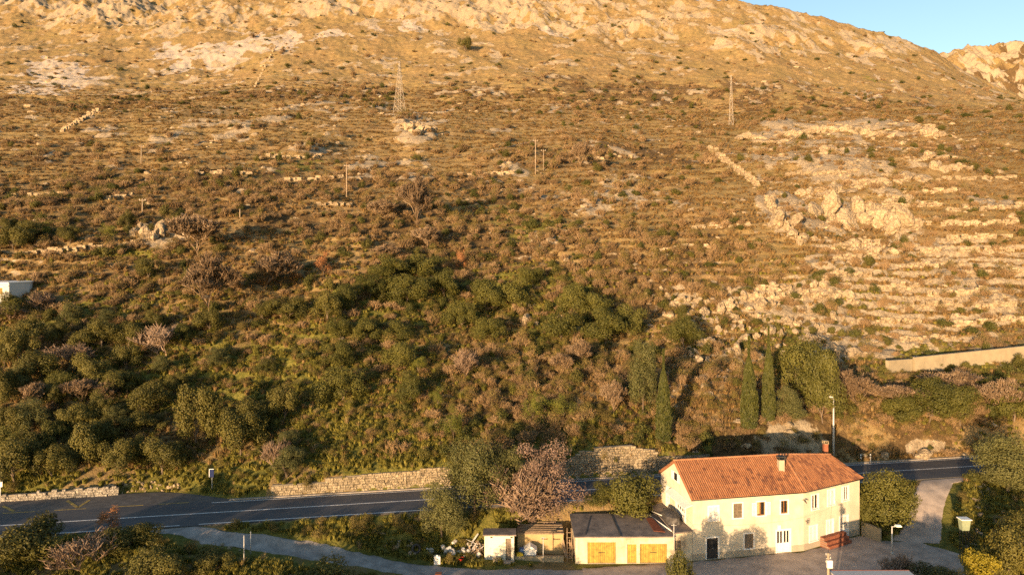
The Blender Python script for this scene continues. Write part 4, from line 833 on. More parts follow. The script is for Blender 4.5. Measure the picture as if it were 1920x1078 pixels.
# ------------------------------------------------------------------ building materials
def plaster(name, c, dirt, patch=.5):
    m, nt, b = mat(name, .9, .2); n = noise(nt, .8, 6, .65); n2 = noise(nt, 3.5, 5, .7)
    col = mixc(nt, ramp(nt, [(.40, (0, 0, 0)), (.72, (patch,) * 3)], n), c, dirt)
    col = mixc(nt, ramp(nt, [(.62, (0, 0, 0)), (.78, (.5, .5, .5))], n2), col, dirt)
    mp = nt.nodes.new('ShaderNodeMapping'); g = nt.nodes.new('ShaderNodeNewGeometry'); nt.links.new(g.outputs['Position'], mp.inputs[0]); mp.inputs['Scale'].default_value = (1, 1, .12)
    st = noise(nt, 2.2, 4, .6, mp.outputs[0]); col = mixc(nt, ramp(nt, [(.52, (0, 0, 0)), (.75, (.45, .45, .45))], st), col, dirt)
    nt.links.new(col, b.inputs['Base Color']); bump(nt, b, noise(nt, 12, 3), .25, .02); return m
M['plaster'] = plaster('cream_plaster', (.58, .53, .415), (.41, .35, .255), .65)
M['plinth'] = plaster('plinth_plaster', (.36, .32, .24), (.26, .23, .18))
M['shed_white'] = plaster('white_plaster', (.70, .66, .52), (.52, .46, .34), .25)
M['ochre'] = plaster('ochre_plaster', (.42, .31, .15), (.26, .19, .10), .8)
M['garage_wall'] = plaster('stained_plaster', (.58, .52, .38), (.27, .21, .14), .85)
M['house_white'] = plaster('plain_white_plaster', (.52, .52, .50), (.5, .5, .48), .3)
M['concrete_wall'] = plaster('old_concrete', (.31, .262, .175), (.20, .165, .11), .7)
M['white'] = simple('white_paint', (.78, .77, .72), .5, .12, 4)
M['plastic'] = simple('dirty_white_plastic', (.52, .50, .46), .6, .4, 4)
M['brown_wood'] = simple('brown_wood', (.22, .10, .035), .6, .35, 6)
M['grey_wood'] = simple('weathered_shutter', (.21, .165, .115), .8, .35, 5)
M['yellow_wood'] = simple('yellow_boards', (.37, .27, .05), .8, .4, 2.2, (.21, .145, .03))
M['old_wood'] = simple('old_wood', (.30, .22, .14), .9, .4, 5)
M['dark'] = simple('dark_gate', (.035, .035, .035), .5, .3, 4)
M['roofing'] = simple('bitumen_roof', (.22, .18, .15), .9, .4, .9, (.09, .08, .075), bmp=.3)
M['rust_metal'] = simple('rusty_sheet', (.17, .055, .03), .8, .4, 3)
M['metal'] = simple('galvanised_metal', (.50, .49, .46), .45, .2, 6, metal=.1)
M['brick'] = simple('red_brick', (.27, .10, .055), .85, .35, 5)
M['tarp'] = simple('grey_tarpaulin', (.075, .072, .07), .6, .35, 2)
M['blue'] = simple('blue_panel', (.012, .022, .085), .9, .2, 3)
M['red'] = simple('red_plastic', (.42, .03, .02), .5, .2, 3)
M['yellow_plastic'] = simple('yellow_plastic', (.6, .45, .04), .5, .2, 3)
M['blue_plastic'] = simple('blue_plastic', (.08, .16, .35), .5, .2, 3)
M['pylon'] = simple('pylon_steel', (.40, .36, .30), .6, .15, 2)
M['pole_wood'] = simple('pole_wood', (.34, .27, .19), .9, .3, 2)
m, nt, b_ = mat('window_glass', .06, .6); b_.inputs['Base Color'].default_value = (.018, .02, .022, 1); M['glass'] = m
m, nt, b_ = mat('curtain', .9, .1); b_.inputs['Base Color'].default_value = (.42, .30, .14, 1); M['curtain'] = m
def tilemat():
    m, nt, b = mat('roof_tile', .85, .2); t = attr(nt, 'tint').outputs['Fac']
    col = ramp(nt, [(0, (.075, .048, .038)), (.25, (.16, .07, .042)), (.5, (.26, .118, .058)), (.8, (.325, .15, .072)), (1, (.40, .21, .11))], t)
    n = noise(nt, 5, 5, .7); col = mixc(nt, ramp(nt, [(.5, (0, 0, 0)), (.75, (.45, .45, .45))], n), col, (.20, .10, .06))
    nt.links.new(col, b.inputs['Base Color']); return m
M['tile'] = tilemat()

# ------------------------------------------------------------------ wall and opening builders
def wall(mb, fr, L, z0, z1, holes, mi=0, depth=.2):
    """a wall face with real openings and their reveals"""
    xs_ = sorted({0, L, *[h[0] for h in holes], *[h[1] for h in holes]}); zs_ = sorted({z0, z1, *[h[2] for h in holes], *[h[3] for h in holes]})
    for i in range(len(xs_) - 1):
        for j in range(len(zs_) - 1):
            cx, cz = (xs_[i] + xs_[i + 1]) / 2, (zs_[j] + zs_[j + 1]) / 2
            if any(h[0] < cx < h[1] and h[2] < cz < h[3] for h in holes): continue
            mb.add(fr([(xs_[i], 0, zs_[j]), (xs_[i + 1], 0, zs_[j]), (xs_[i + 1], 0, zs_[j + 1]), (xs_[i], 0, zs_[j + 1])]), [(0, 1, 2, 3)], mi)
    for a, c, d, e in holes:
        o = -depth
        for q in ([(a, 0, d), (a, 0, e), (a, o, e), (a, o, d)], [(c, 0, e), (c, 0, d), (c, o, d), (c, o, e)], [(a, 0, e), (c, 0, e), (c, o, e), (a, o, e)], [(c, 0, d), (a, 0, d), (a, o, d), (c, o, d)], [(a, o, d), (c, o, d), (c, o, e), (a, o, e)]):
            mb.add(fr(q), [(0, 1, 2, 3)], mi)

def surround(mb, fr, h, w=.12, o=.035, sill=.06):
    a, c, d, e = h
    mb.box(a - w, a, 0.0, o, d, e, T=fr); mb.box(c, c + w, 0, o, d, e, T=fr); mb.box(a - w, c + w, 0, o + .01, e, e + w, T=fr)
    mb.box(a - w - .04, c + w + .04, 0, o + sill, d - w * .8, d, T=fr)

def shutter(name, fr, a, c, d, e, o, m, parent, slats=True):
    """a louvred leaf: stiles, rails and slats"""
    b = MB(); w = .055; b.box(a, a + w, o, o + .04, d, e, T=fr); b.box(c - w, c, o, o + .04, d, e, T=fr)
    for z in (d, (d + e) / 2 - w / 2, e - w): b.box(a + w, c - w, o, o + .04, z, z + w, T=fr)
    n = max(6, int((e - d) / .075))
    for k in range(n):
        z = d + w + (e - d - 2 * w) * (k + .2) / n
        b.add(fr([(a + w, o + .005, z + .045), (c - w, o + .005, z + .045), (c - w, o + .035, z), (a + w, o + .035, z)]), [(0, 1, 2, 3)])
    return b.build(name, m, parent)

def window(house, fr, h, style):
    a, c, d, e = h; o = -.13
    fm = M['brown_wood'] if style in ('brown', 'open') else M['white']
    b = MB(); surround(b, fr, h)
    w = b.build('window', M['white'], house)
    b = MB(); k = .06
    b.box(a, a + k, o, o + .06, d, e, T=fr); b.box(c - k, c, o, o + .06, d, e, T=fr); b.box(a + k, c - k, o, o + .06, d, d + k, T=fr); b.box(a + k, c - k, o, o + .06, e - k, e, T=fr)
    n = 3 if style == 'three' else 2
    for i in range(1, n): x = a + (c - a) * i / n; b.box(x - k * .7, x + k * .7, o, o + .055, d + k, e - k, T=fr)
    b.build('frame', fm, w)
    for i in range(n):
        x0 = a + (c - a) * i / n + k; x1 = a + (c - a) * (i + 1) / n - k
        b = MB(); b.box(x0, x1, o - .01, o + .015, d + k, e - k, T=fr); b.build('pane', M['glass'], w)
    if style in ('white_shut', 'grey_shut'):
        mm = M['white'] if style == 'white_shut' else M['grey_wood']; x = (a + c) / 2
        shutter('shutter', fr, a + .01, x - .01, d + .01, e - .01, -.045, mm, w); shutter('shutter', fr, x + .01, c - .01, d + .01, e - .01, -.045, mm, w)
    if style == 'open':
        wd = (c - a) / 2
        shutter('shutter', fr, a - wd - .12, a - .13, d, e, .05, M['white'], w); shutter('shutter', fr, c + .13, c + wd + .12, d, e, .05, M['white'], w)
        b = MB(); b.box(a + .08, (a + c) / 2 - .08, o + .017, o + .022, d + .1, e - .1, T=fr); b.build('curtain', M['curtain'], w)
    return w

def door(house, fr, h, style):
    a, c, d, e = h; b = MB(); w = .13
    b.box(a - w, a, 0, .04, d, e, T=fr); b.box(c, c + w, 0, .04, d, e, T=fr); b.box(a - w, c + w, 0, .05, e, e + w, T=fr)
    dr = b.build('door', M['white'], house); o = -.12; k = .07; x = (a + c) / 2
    b = MB(); mm = M['dark'] if style == 'gate' else M['white']
    gz0 = d + (.06 if style == 'gate' else .42 * (e - d)); gz1 = e - .12
    for p, q in ((a, x - .01), (x + .01, c)):
        b.box(p, p + k, o, o + .06, d, e, T=fr); b.box(q - k, q, o, o + .06, d, e, T=fr); b.box(p + k, q - k, o, o + .06, d, gz0, T=fr); b.box(p + k, q - k, o, o + .06, gz1, e, T=fr)
        if style == 'gate':
            for i in range(1, 5): xx = p + (q - p) * i / 5; b.box(xx - .015, xx + .015, o + .01, o + .04, gz0, gz1, T=fr)
            b.box(p + k, q - k, o, o + .05, d + .06, d + .95, T=fr)
        elif style == 'glazed': b.box((p + q) / 2 - .035, (p + q) / 2 + .035, o, o + .055, gz0, gz1, T=fr)
    b.build('leaf', mm, dr)
    for p, q in ((a, x - .01), (x + .01, c)):
        b = MB(); b.box(p + k, q - k, o - .03, o - .005, gz0, gz1, T=fr); b.build('pane', M['glass'], dr)
    b = MB(); b.box(x + .03, x + .15, o + .06, o + .10, d + 1.0, d + 1.03, T=fr); b.build('handle', M['metal'], dr)
    return dr

# ------------------------------------------------------------------ the cream house
hz = 5.96
house = thing('house', (26, 68.5, 0), 'two storey cream house with orange tile roof and white shutters beside the road', 'house')
f1 = Fr((17.2, 65.0), (28.7, 67.2)); f2 = Fr((28.7, 67.2), (36.2, 71.1)); gl = Fr((15.8, 72.4), (17.2, 65.0)); ge = Fr((36.2, 71.1), (31.9, 74.9)); bk1 = Fr((31.9, 74.9), (27.2, 74.0)); bk2 = Fr((27.2, 74.0), (15.8, 72.4))
zp = lambda x, y: (1180 + x / 3.4286, 800 + y / 3.4286)
def hole(fr, x0, x1, y0, y1, sx=0):
    p0 = zp(x0, y0); p1 = zp(x1, y1); a, c, d, e = fr.rect(p0[0], p1[0], p0[1], p1[1]); return (a, c, d, e)
W1 = [(hole(f1, 510, 572, 512, 596), 'white_shut'), (hole(f1, 668, 725, 492, 580), 'grey_shut'), (hole(f1, 820, 872, 483, 565), 'open'), (hole(f1, 974, 1018, 474, 552), 'brown'), (hole(f1, 740, 797, 688, 776), 'grey_shut')]
D1 = [(hole(f1, 497, 570, 716, 853), 'gate'), (hole(f1, 948, 1032, 665, 808), 'glazed')]
W2 = [(hole(f2, 1174, 1214, 440, 522), 'two'), (hole(f2, 1276, 1318, 408, 495), 'white_shut'), (hole(f2, 1370, 1408, 388, 466), 'three'), (hole(f2, 1160, 1206, 640, 724), 'white_shut'), (hole(f2, 1270, 1310, 602, 690), 'white_shut')]
D2 = [(hole(f2, 1354, 1404, 580, 704), 'glazed')]
D1 = [((a, c, .02, e), s) for (a, c, d, e), s in D1]; D2 = [((a, c, .12, e), s) for (a, c, d, e), s in D2]
b = MB()
wall(b, f1, f1.L, 0, hz, [h for h, s in W1 + D1]); wall(b, f2, f2.L, 0, hz, [h for h, s in W2 + D2])
GL = [(gl.rect(1249.5, 1254.5, 918, 958)[0], gl.rect(1249.5, 1254.5, 918, 958)[1], 3.0, 5.1), (gl.rect(1268, 1279, 930, 965)[0], gl.rect(1268, 1285, 930, 965)[1], 3.0, 5.0)]
wall(b, gl, gl.L, 0, hz, GL); wall(b, ge, ge.L, 0, hz, []); wall(b, bk1, bk1.L, 0, hz, []); wall(b, bk2, bk2.L, 0, hz, [])
A_, K_, E_ = np.array([16.5, 68.7, 8.3]), np.array([28.05, 70.7, 8.3]), np.array([33.9, 73.1, 7.55])
b.add([gl.p(0, 0, hz), gl.p(gl.L, 0, hz), A_], [(0, 1, 2)]); b.add([ge.p(0, 0, hz), ge.p(ge.L, 0, hz), E_], [(0, 1, 2)])
b.build('wall', M['plaster'], house)
# plinth band, standing 3 cm proud, cut at the doors
b = MB()
for fr, ds in ((f1, D1), (f2, D2)):
    x = 0
    for (a, c, d, e), s in sorted(ds): b.box(x, a - .13, 0.0, .03, 0, .62, T=fr); x = c + .13
    b.box(x, fr.L, 0, .03, 0, .62, T=fr)
b.build('plinth', M['plinth'], house)
for h, s in W1: window(house, f1, h, s)
for h, s in W2: window(house, f2, h, s)
for h, s in D1: door(house, f1, h, s)
for h, s in D2: door(house, f2, h, s)
door(house, gl, GL[0], 'plain'); door(house, gl, GL[1], 'glazed')
# attic window with two small shutters on the gable
b = MB(); xa = gl.L * .5; b.box(xa - .45, xa + .45, 0, .04, 6.35, 7.25, T=gl); aw = b.build('window', M['white'], house)
b = MB(); b.box(xa - .36, xa + .36, .04, .05, 6.43, 7.17, T=gl); b.build('pane', M['glass'], aw)
shutter('shutter', gl, xa - .95, xa - .47, 6.35, 7.25, .03, M['white'], aw); shutter('shutter', gl, xa + .47, xa + .95, 6.35, 7.25, .03, M['white'], aw)
# white awning over the terrace door
b = MB(); b.add(gl([(3.0, .02, 5.45), (gl.L + .05, .02, 5.35), (gl.L + .05, .9, 5.05), (3.0, .9, 5.15), (3.0, .02, 5.38), (gl.L + .05, .02, 5.28), (gl.L + .05, .9, 4.98), (3.0, .9, 5.08)]), [(0, 1, 2, 3), (7, 6, 5, 4), (3, 2, 6, 7), (0, 3, 7, 4), (1, 5, 6, 2)]); b.build('awning', M['white'], house)
# roof: slab, barrel tiles, ridge tiles
def lift(p, dz): return np.array([p[0], p[1], p[2] + dz])
ov = .3
eF0 = np.array([*f1.p(-.25, ov, 0)[:2], hz - .12]); eFk = np.array([28.78, 66.88, hz - .12]); eF1 = np.array([*f2.p(f2.L + .2, ov, 0)[:2], hz - .12])
eB0 = np.array([*bk2.p(bk2.L + .25, ov * .6, 0)[:2], hz - .08]); eBk = np.array([27.15, 74.2, hz - .08]); eB1 = np.array([32.0, 75.05, hz - .08])
A2 = np.array([16.25, 68.65, 8.32]); K2 = lift(K_, .02); E2 = np.array([34.1, 73.2, 7.57])
slopes = [(eF0, eFk, A2, K2, 'front'), (eFk, eF1, K2, E2, 'new'), (eBk, eB0, K2, A2, 'back'), (eB1, eBk, E2, K2, 'back')]
b = MB()
for e0, e1, r0, r1, s in slopes:
    q = [lift(e0, .06), lift(e1, .06), lift(r1, .06), lift(r0, .06), lift(e0, -.06), lift(e1, -.06), lift(r1, -.06), lift(r0, -.06)]
    b.add(q, [(0, 1, 2, 3), (7, 6, 5, 4), (0, 4, 5, 1), (1, 5, 6, 2), (3, 7, 4, 0)])
roof = b.build('roof', M['tile'], house)
def tiles(b, e0, e1, r0, r1, kind, rg):
    Ls = (np.linalg.norm(e1 - e0) + np.linalg.norm(r1 - r0)) / 2; Lt = np.linalg.norm((r0 + r1) / 2 - (e0 + e1) / 2); n = int(Ls / .215); mm = int(Lt / .34)
    nrm = np.cross(e1 - e0, r0 - e0); nrm /= np.linalg.norm(nrm); nrm *= np.sign(nrm[2])
    i, j = np.meshgrid(np.arange(n), np.arange(mm)); i = i.ravel(); j = j.ravel(); N_ = len(i)
    th = np.linspace(0, math.pi, 5); V = []
    jt = rg.uniform(-.012, .012, N_)
    for tt, hh_, wq in ((0.0, .045, 1.0), (1.12, .012, .86)):
        for t_ in th:
            s = (i + .5 - .5 * math.cos(t_) * wq) / n; t = np.clip((j + tt) / mm, 0, 1.0)
            P_ = (e0[None] * (1 - s[:, None]) + e1[None] * s[:, None]) * (1 - t[:, None]) + (r0[None] * (1 - s[:, None]) + r1[None] * s[:, None]) * t[:, None]
            V.append(P_ + nrm * (.06 + hh_ + .11 * math.sin(t_) + jt)[:, None])
    V = np.stack(V, 1).reshape(-1, 3); base = (np.arange(N_) * 10)[:, None]; f = np.vstack([base + np.array([[k, k + 1, k + 6, k + 5]]) for k in range(4)] + [base + np.array([[0, 1, 3, 4]])])
    sx = (i + .5) / n; tx = (j + .5) / mm
    old = vnoise(sx * 22, tx * 8, 4) * .6 + vnoise(sx * 55, tx * 15, 6) * .4
    if kind == 'front': w = .15 + .55 * sstep(.60, .74, sx) * (1 - sstep(.45, .75, tx))
    elif kind == 'new': w = .62 * np.ones_like(sx)
    else: w = .4 * np.ones_like(sx)
    tint = np.clip(.66 + rg.uniform(-.18, .2, N_) - .34 * sstep(.70, .84, old + w * .34 + rg.uniform(-.10, .10, N_)), .02, 1)
    b.add(V, f, 0, np.repeat(tint, 10))
b = MB(); rg = np.random.default_rng(5)
for s in slopes: tiles(b, *s, rg)
def caps(b, p, q, rg):
    d = q - p; L = np.linalg.norm(d); n = int(L / .36); d = d / L; side = np.cross(d, (0, 0, 1)); side /= np.linalg.norm(side); up = np.cross(side, d); th = np.linspace(-.15, math.pi + .15, 6)
    for k in range(n):
        V = [p + d * (L * (k + e) / n) + side * (math.cos(t) * .13) + up * (math.sin(t) * .12 + .07 + hh_) for e, hh_ in ((0, .02), (1.1, .0)) for t in th]
        b.add(V, [(i, i + 1, i + 7, i + 6) for i in range(5)] + [tuple(range(6))], 0, rg.uniform(.75, 1.0))
for p, q in ((A2, K2), (K2, E2), (eFk, K2)): caps(b, lift(p, .03), lift(q, .03), rg)
rt = b.build('roof_tiles', M['tile'], roof); rt['kind'] = 'stuff'
# gutter line and two chimneys
b = MB(); b.tube(lift(eF0, .0), lift(eFk, .0), .055, n=6); b.tube(lift(eFk, 0), lift(eF1, 0), .055, n=6); b.build('gutter', M['dark'], house)
def chimney(c, w, z0, z1, m, cap):
    b = MB(); b.box(c[0] - w / 2, c[0] + w / 2, c[1] - w / 2, c[1] + w / 2, z0, z1); ch = b.build('chimney', m, roof)
    b = MB(); b.box(c[0] - w * .62, c[0] + w * .62, c[1] - w * .62, c[1] + w * .62, z1, z1 + .07); ww = w * .5
    for sx in (-1, 1):
        for sy in (-1, 1): b.box(c[0] + sx * ww - .05, c[0] + sx * ww + .05, c[1] + sy * ww - .05, c[1] + sy * ww + .05, z1 + .07, z1 + .27)
    b.box(c[0] - w * .6, c[0] + w * .6, c[1] - w * .6, c[1] + w * .6, z1 + .27, z1 + .35); b.build('chimney_cap', cap, ch)
chimney((27.15, 68.95), .55, 6.9, 8.45, M['plinth'], M['dark'])
chimney((34.0, 74.05), .42, 6.0, 8.6, M['brick'], M['stone'])
b = MB(); b.box(8.9, 9.2, .0, .12, 2.35, 2.75, T=f1); b.build('meter_box', M['white'], house)
b = MB(); p = f1.p(f1.L - .12, 0, 5.0); b.tube(p, p + np.array([.02, -.5, .15]), .03, n=5); b.tube(p + np.array([.02, -.5, .12]), p + np.array([.02, -.9, .02]), .09, .05, n=6); b.build('wall_lamp', M['dark'], house)
b = MB(); p = f2.p(.25, 0, 2.9)
b.tube(p, p + np.array([.1, -.5, .0]), .025, n=5)
for k in range(5): b.tube(p + np.array([.0 + .06 * k, -.3, -.25]), p + np.array([.0 + .06 * k, -.34, .25]), .015, n=4)
b.build('aerial', M['dark'], house)
# brick step block under the shuttered window, low end wall
st = thing('brick_steps', (*f2.p(3.4, .5, 0)[:2], 0), 'red brick steps against the house front beside the last white door', 'steps')
b = MB(); x0, x1 = f2.hit(1537, 1020)[0], f2.hit(1579, 1008)[0]
for k, (d_, z1_) in enumerate(((1.1, .32), (.8, .62), (.5, .95))):
    for r_ in range(int(z1_ / .1)):
        n = 9
        for i in range(n):
            a = x0 + (x1 - x0) * i / n + (.05 if r_ % 2 else 0) ; z = r_ * .105
            if z > z1_ - .1 or r_ * .105 >= (0, .32, .62)[k] - .05: b.box(a + .012, a + (x1 - x0) / n - .012, .04, d_, z + .006, z + .1, 0, rng.uniform(.2, .9), T=f2)
bs = b.build('bricks', M['brick'], st); bs['kind'] = 'stuff'
b = MB(); b.box(x0 + .04, x1 - .04, .035, .47, 0, .93, T=f2); b.box(x0 + .04, x1 - .04, .47, .77, 0, .6, T=f2); b.box(x0 + .04, x1 - .04, .77, 1.07, 0, .3, T=f2); b.build('core', M['mortar'], st)
ew = Fr((36.35, 70.9), (37.35, 69.1)); b = MB(); b.box(0, ew.L, -.1, .1, -.3, 1.35, T=ew); b.box(0, ew.L * .98, -.14, .14, 1.35, 1.42, T=ew); o = b.build('end_wall', M['concrete_wall']); tag(o, 'low grey concrete wall jutting out from the far corner of the cream house', 'wall')
b = MB(); b.tube((36.9, 70.9, 0), (36.9, 70.9, 1.5), .03, n=5); b.tube((36.9, 70.9, 1.5), (37.6, 70.2, 1.5), .03, n=5); o = b.build('rusty_rail', M['rust_metal']); tag(o, 'rusty red rail standing behind the low concrete wall', 'rail')

# ------------------------------------------------------------------ garages and terrace
gar = thing('garage_block', (10.7, 66.8, 0), 'flat roofed cream garage block with yellow wooden doors', 'garage')
g = Fr((6.0, 64.4), (15.4, 64.45)); zz_ = lambda x, y: (780 + x / 3.692, 820 + y / 3.692)
def gh(x0, x1, y0, y1): p0 = zz_(x0, y0); p1 = zz_(x1, y1); a, c, d, e = g.rect(p0[0], p1[0], p0[1], p1[1]); return (a, c, .03, e)
GD = [gh(1188, 1383, 724, 880), gh(1463, 1527, 738, 880), gh(1550, 1738, 735, 880)]
b = MB(); wall(b, g, g.L, -.2, 2.55, GD, depth=.25)
gsd = Fr((6.0, 69.4), (6.0, 64.4)); wall(b, gsd, gsd.L, -.2, 2.55, []); b.build('wall', M['garage_wall'], gar)
b = MB(); b.add([(5.85, 64.22, 2.62), (15.4, 64.27, 2.62), (14.6, 69.5, 2.78), (5.85, 69.5, 2.78), (5.85, 64.22, 2.52), (15.4, 64.27, 2.52), (14.6, 69.5, 2.6), (5.85, 69.5, 2.6)], [(0, 1, 2, 3), (7, 6, 5, 4), (0, 4, 5, 1), (3, 7, 4, 0), (1, 5, 6, 2), (2, 6, 7, 3)])
rf = b.build('roof', M['roofing'], gar)
b = MB(); b.add([(10.2, 64.25, 2.625), (10.32, 64.25, 2.625), (10.1, 69.4, 2.785), (9.98, 69.4, 2.785), (10.2, 64.25, 2.665), (10.32, 64.25, 2.665), (10.1, 69.4, 2.825), (9.98, 69.4, 2.825)], [(4, 5, 6, 7), (0, 1, 5, 4), (1, 2, 6, 5), (3, 0, 4, 7)]); b.build('seam', M['tarp'], rf)
b = MB(); b.add([(6.9, 64.6, 2.64), (7.0, 64.6, 2.64), (8.0, 68.9, 2.775), (7.9, 68.9, 2.775), (6.9, 64.6, 2.66), (7.0, 64.6, 2.66), (8.0, 68.9, 2.795), (7.9, 68.9, 2.795)], [(4, 5, 6, 7), (0, 1, 5, 4), (1, 2, 6, 5), (3, 0, 4, 7)]); b.build('seam', M['tarp'], rf)
for i, (a, c, d, e) in enumerate(GD):
    b = MB(); b.box(a, c, -.2, -.16, d, e, T=g); dr = b.build('garage_door' if i != 1 else 'door', M['old_wood'], gar)
    n = max(4, int(round((c - a) / .2)))
    for k in range(n):
        x = a + (c - a) * k / n; b = MB(); b.box(x + .014, x + (c - a) / n - .014, -.16, -.13 + rng.uniform(0, .008), d + .02, e - .02, 0, rng.uniform(.15, .9), T=g); b.build('plank', M['yellow_wood'], dr)
    if i != 1: b = MB(); xm = (a + c) / 2; b.box(xm - .3, xm + .3, -.125, -.09, d + .95, d + 1.0, T=g); b.build('bolt', M['dark'], dr)
ter = thing('terrace_block', (15.4, 68, 0), 'raised dark flat terrace against the side wall of the cream house', 'terrace')
tf = Fr((15.4, 64.47), (17.17, 64.96)); th_ = tf.rect(1265.5, 1277, 1013, 1037)
b = MB(); wall(b, tf, tf.L, -.2, 2.85, [th_]); tl = Fr((14.5, 71.6), (15.4, 64.47)); wall(b, tl, tl.L, 2.3, 2.85, []); b.build('wall', M['garage_wall'], ter)
shutter('shutter', tf, th_[0], th_[1], th_[2], th_[3], -.08, M['grey_wood'], ter)
b = MB(); pl = [(15.3, 64.3), (17.14, 64.8), (15.7, 72.1), (14.4, 71.7)]; b.add([(x, y, 2.95) for x, y in pl] + [(x, y, 2.83) for x, y in pl], [(0, 1, 2, 3), (7, 6, 5, 4), (0, 4, 5, 1), (3, 7, 4, 0), (2, 6, 7, 3), (1, 5, 6, 2)]); b.build('deck', M['roofing'], ter)
# covered heap on the terrace
rg = np.random.default_rng(3); n = 22; a = np.linspace(0, 2 * math.pi, n, endpoint=False); V = []; 
for rr, z in ((1.0, 0), (.98, .35), (.90, .62), (.55, .78), (.02, .85)):
    for k in range(n): q = rr * (1 + .08 * math.sin(5 * a[k] + z * 4) + rg.uniform(-.04, .04)); c_, s_ = math.cos(a[k]), math.sin(a[k]); V.append((.75 * q * np.sign(c_) * abs(c_) ** .6, 1.5 * q * np.sign(s_) * abs(s_) ** .6, z + rg.uniform(-.03, .03)))
b = MB(); b.add(np.array(V) + np.array([15.75, 67.6, 2.95]), [(r * n + k, r * n + (k + 1) % n, (r + 1) * n + (k + 1) % n, (r + 1) * n + k) for r in range(4) for k in range(n)]); o = b.build('covered_heap', M['tarp']); tag(o, 'heap under a dark grey tarpaulin on the flat terrace', 'tarpaulin')
for p, q, l in (((13.9, 69.0, 2.8), (15.25, 65.2, 2.75), 'white pole lying across the edge of the garage roof'), ((14.3, 69.8, 2.9), (15.6, 67.2, 3.1), 'short white pole lying beside the tarpaulin heap')):
    b = MB(); b.tube(p, q, .05, n=6); o = b.build('white_pole', M['white']); tag(o, l, 'pole')
b = MB(); b.add([(13.55, 65.3, 2.70), (14.6, 65.0, 2.72), (14.0, 68.2, 2.82), (13.4, 68.2, 2.80), (13.55, 65.3, 2.74), (14.6, 65.0, 2.76), (14.0, 68.2, 2.86), (13.4, 68.2, 2.84)], [(4, 5, 6, 7), (0, 1, 5, 4), (1, 2, 6, 5), (3, 0, 4, 7), (2, 3, 7, 6)]); o = b.build('metal_sheet', M['rust_metal']); tag(o, 'rusty red metal sheet lying on the garage roof', 'metal sheet')
b = MB(); b.tube((15.2, 64.1, 1.2), (15.2, 64.1, 3.9), .04, n=6); b.tube((14.95, 64.1, 3.75), (15.45, 64.1, 3.75), .03, n=5); o = b.build('cable_bracket', M['metal']); tag(o, 'thin metal cable post on the garage corner', 'post')

# ------------------------------------------------------------------ sheds, ladder, junk
ws = thing('white_shed', (-1.2, 65.6, .2), 'small white shed with a dark door and thin flat roof', 'shed')
w = Fr((-2.6, 64.5), (.2, 64.5), .2); dh = w.rect(948, 958.5, 1009, 1041); dh = (dh[0], dh[1], .05, dh[3])
b = MB(); wall(b, w, w.L, -.3, 2.45, [dh]); wall(b, Fr((.2, 64.5), (.2, 65.7), .2), 1.2, -.3, 2.45, []); wall(b, Fr((-2.6, 65.7), (-2.6, 64.5), .2), 1.2, -.3, 2.45, []); wall(b, Fr((.2, 65.7), (-2.6, 65.7), .2), 2.8, -.3, 2.45, []); b.build('wall', M['shed_white'], ws)
b = MB(); b.box(-2.75, .4, 64.3, 65.85, 2.65, 2.77); b.build('roof', M['roofing'], ws)
b = MB(); b.box(dh[0], dh[1], -.14, -.1, dh[2], dh[3], T=w); d_ = b.build('door', M['grey_wood'], ws); b = MB(); b.box(dh[0] + .06, dh[0] + .1, -.1, -.05, 1.0, 1.12, T=w); b.build('handle', M['dark'], d_)
for x in (.55, 2.45): b = MB(); b.box(x, x + .22, 0, .015, 2.2, 2.32, T=w); b.build('vent', M['dark'], ws)
b = MB(); b.box(dh[0] - .35, dh[1] + .3, .02, .7, -.3, .12, T=w); b.build('doorstep', M['kerb'], ws)
b = MB(); b.box(-1.75, -1.05, 63.6, 64.1, 0.1, .75); o = b.build('stone_block', M['stone']); tag(o, 'pale square block standing in the grass against the white shed', 'block')
oc = thing('ochre_shed', (2.8, 67, .2), 'low ochre ruined shed between the white shed and the garages', 'shed')
w = Fr((.55, 66.4), (5.0, 66.4), .1); sl = [(2.35, 2.95, 1.35, 1.48), (3.5, 4.15, 1.33, 1.46)]
b = MB(); wall(b, w, w.L, -.3, 1.85, sl); wall(b, Fr((5.0, 66.4), (5.0, 69), .1), 2.6, -.3, 1.85, []); wall(b, Fr((.55, 69), (.55, 66.4), .1), 2.6, -.3, 1.85, []); b.build('wall', M['ochre'], oc)
b = MB(); b.box(.5, 5.05, 66.35, 69, 1.95, 2.07); b.build('roof', M['old_wood'], oc)
for k in range(9): b = MB(); y = 66.5 + k * .27; b.tube((.4 + rng.uniform(0, .8), y, 2.13), (4.6 + rng.uniform(-.5, .6), y + rng.uniform(-.3, .3), 2.16), .05, n=5); b.build('beam', M['old_wood'], oc)
b = MB(); b.box(.3, 4.9, 64.7, 64.95, -.2, .55); o = b.build('garden_wall', M['concrete_wall']); tag(o, 'low crumbling parapet wall in front of the ochre shed', 'wall')
b = MB(); b.tube((2.95, 64.5, 0), (2.95, 64.5, 2.5), .04, n=6); b.tube((2.7, 64.5, 2.4), (3.2, 64.5, 2.4), .03, n=5); o = b.build('clothes_post', M['metal']); tag(o, 'thin post in front of the ochre shed', 'post')
ld = thing('wooden_ladder', (5.5, 65.2, 0), 'rickety wooden ladder leaning between the ochre shed and the garages', 'ladder')
for dx in (-.25, .25): b = MB(); b.tube((5.5 + dx, 64.9, 0), (5.55 + dx * .8, 66.3, 2.6), .04, n=5); b.build('rail', M['old_wood'], ld)
for k in range(6): b = MB(); t = (k + .6) / 6.5; b.tube((5.24, 64.9 + 1.4 * t, 2.6 * t), (5.76, 64.9 + 1.4 * t, 2.6 * t), .028, n=5); b.build('rung', M['old_wood'], ld)
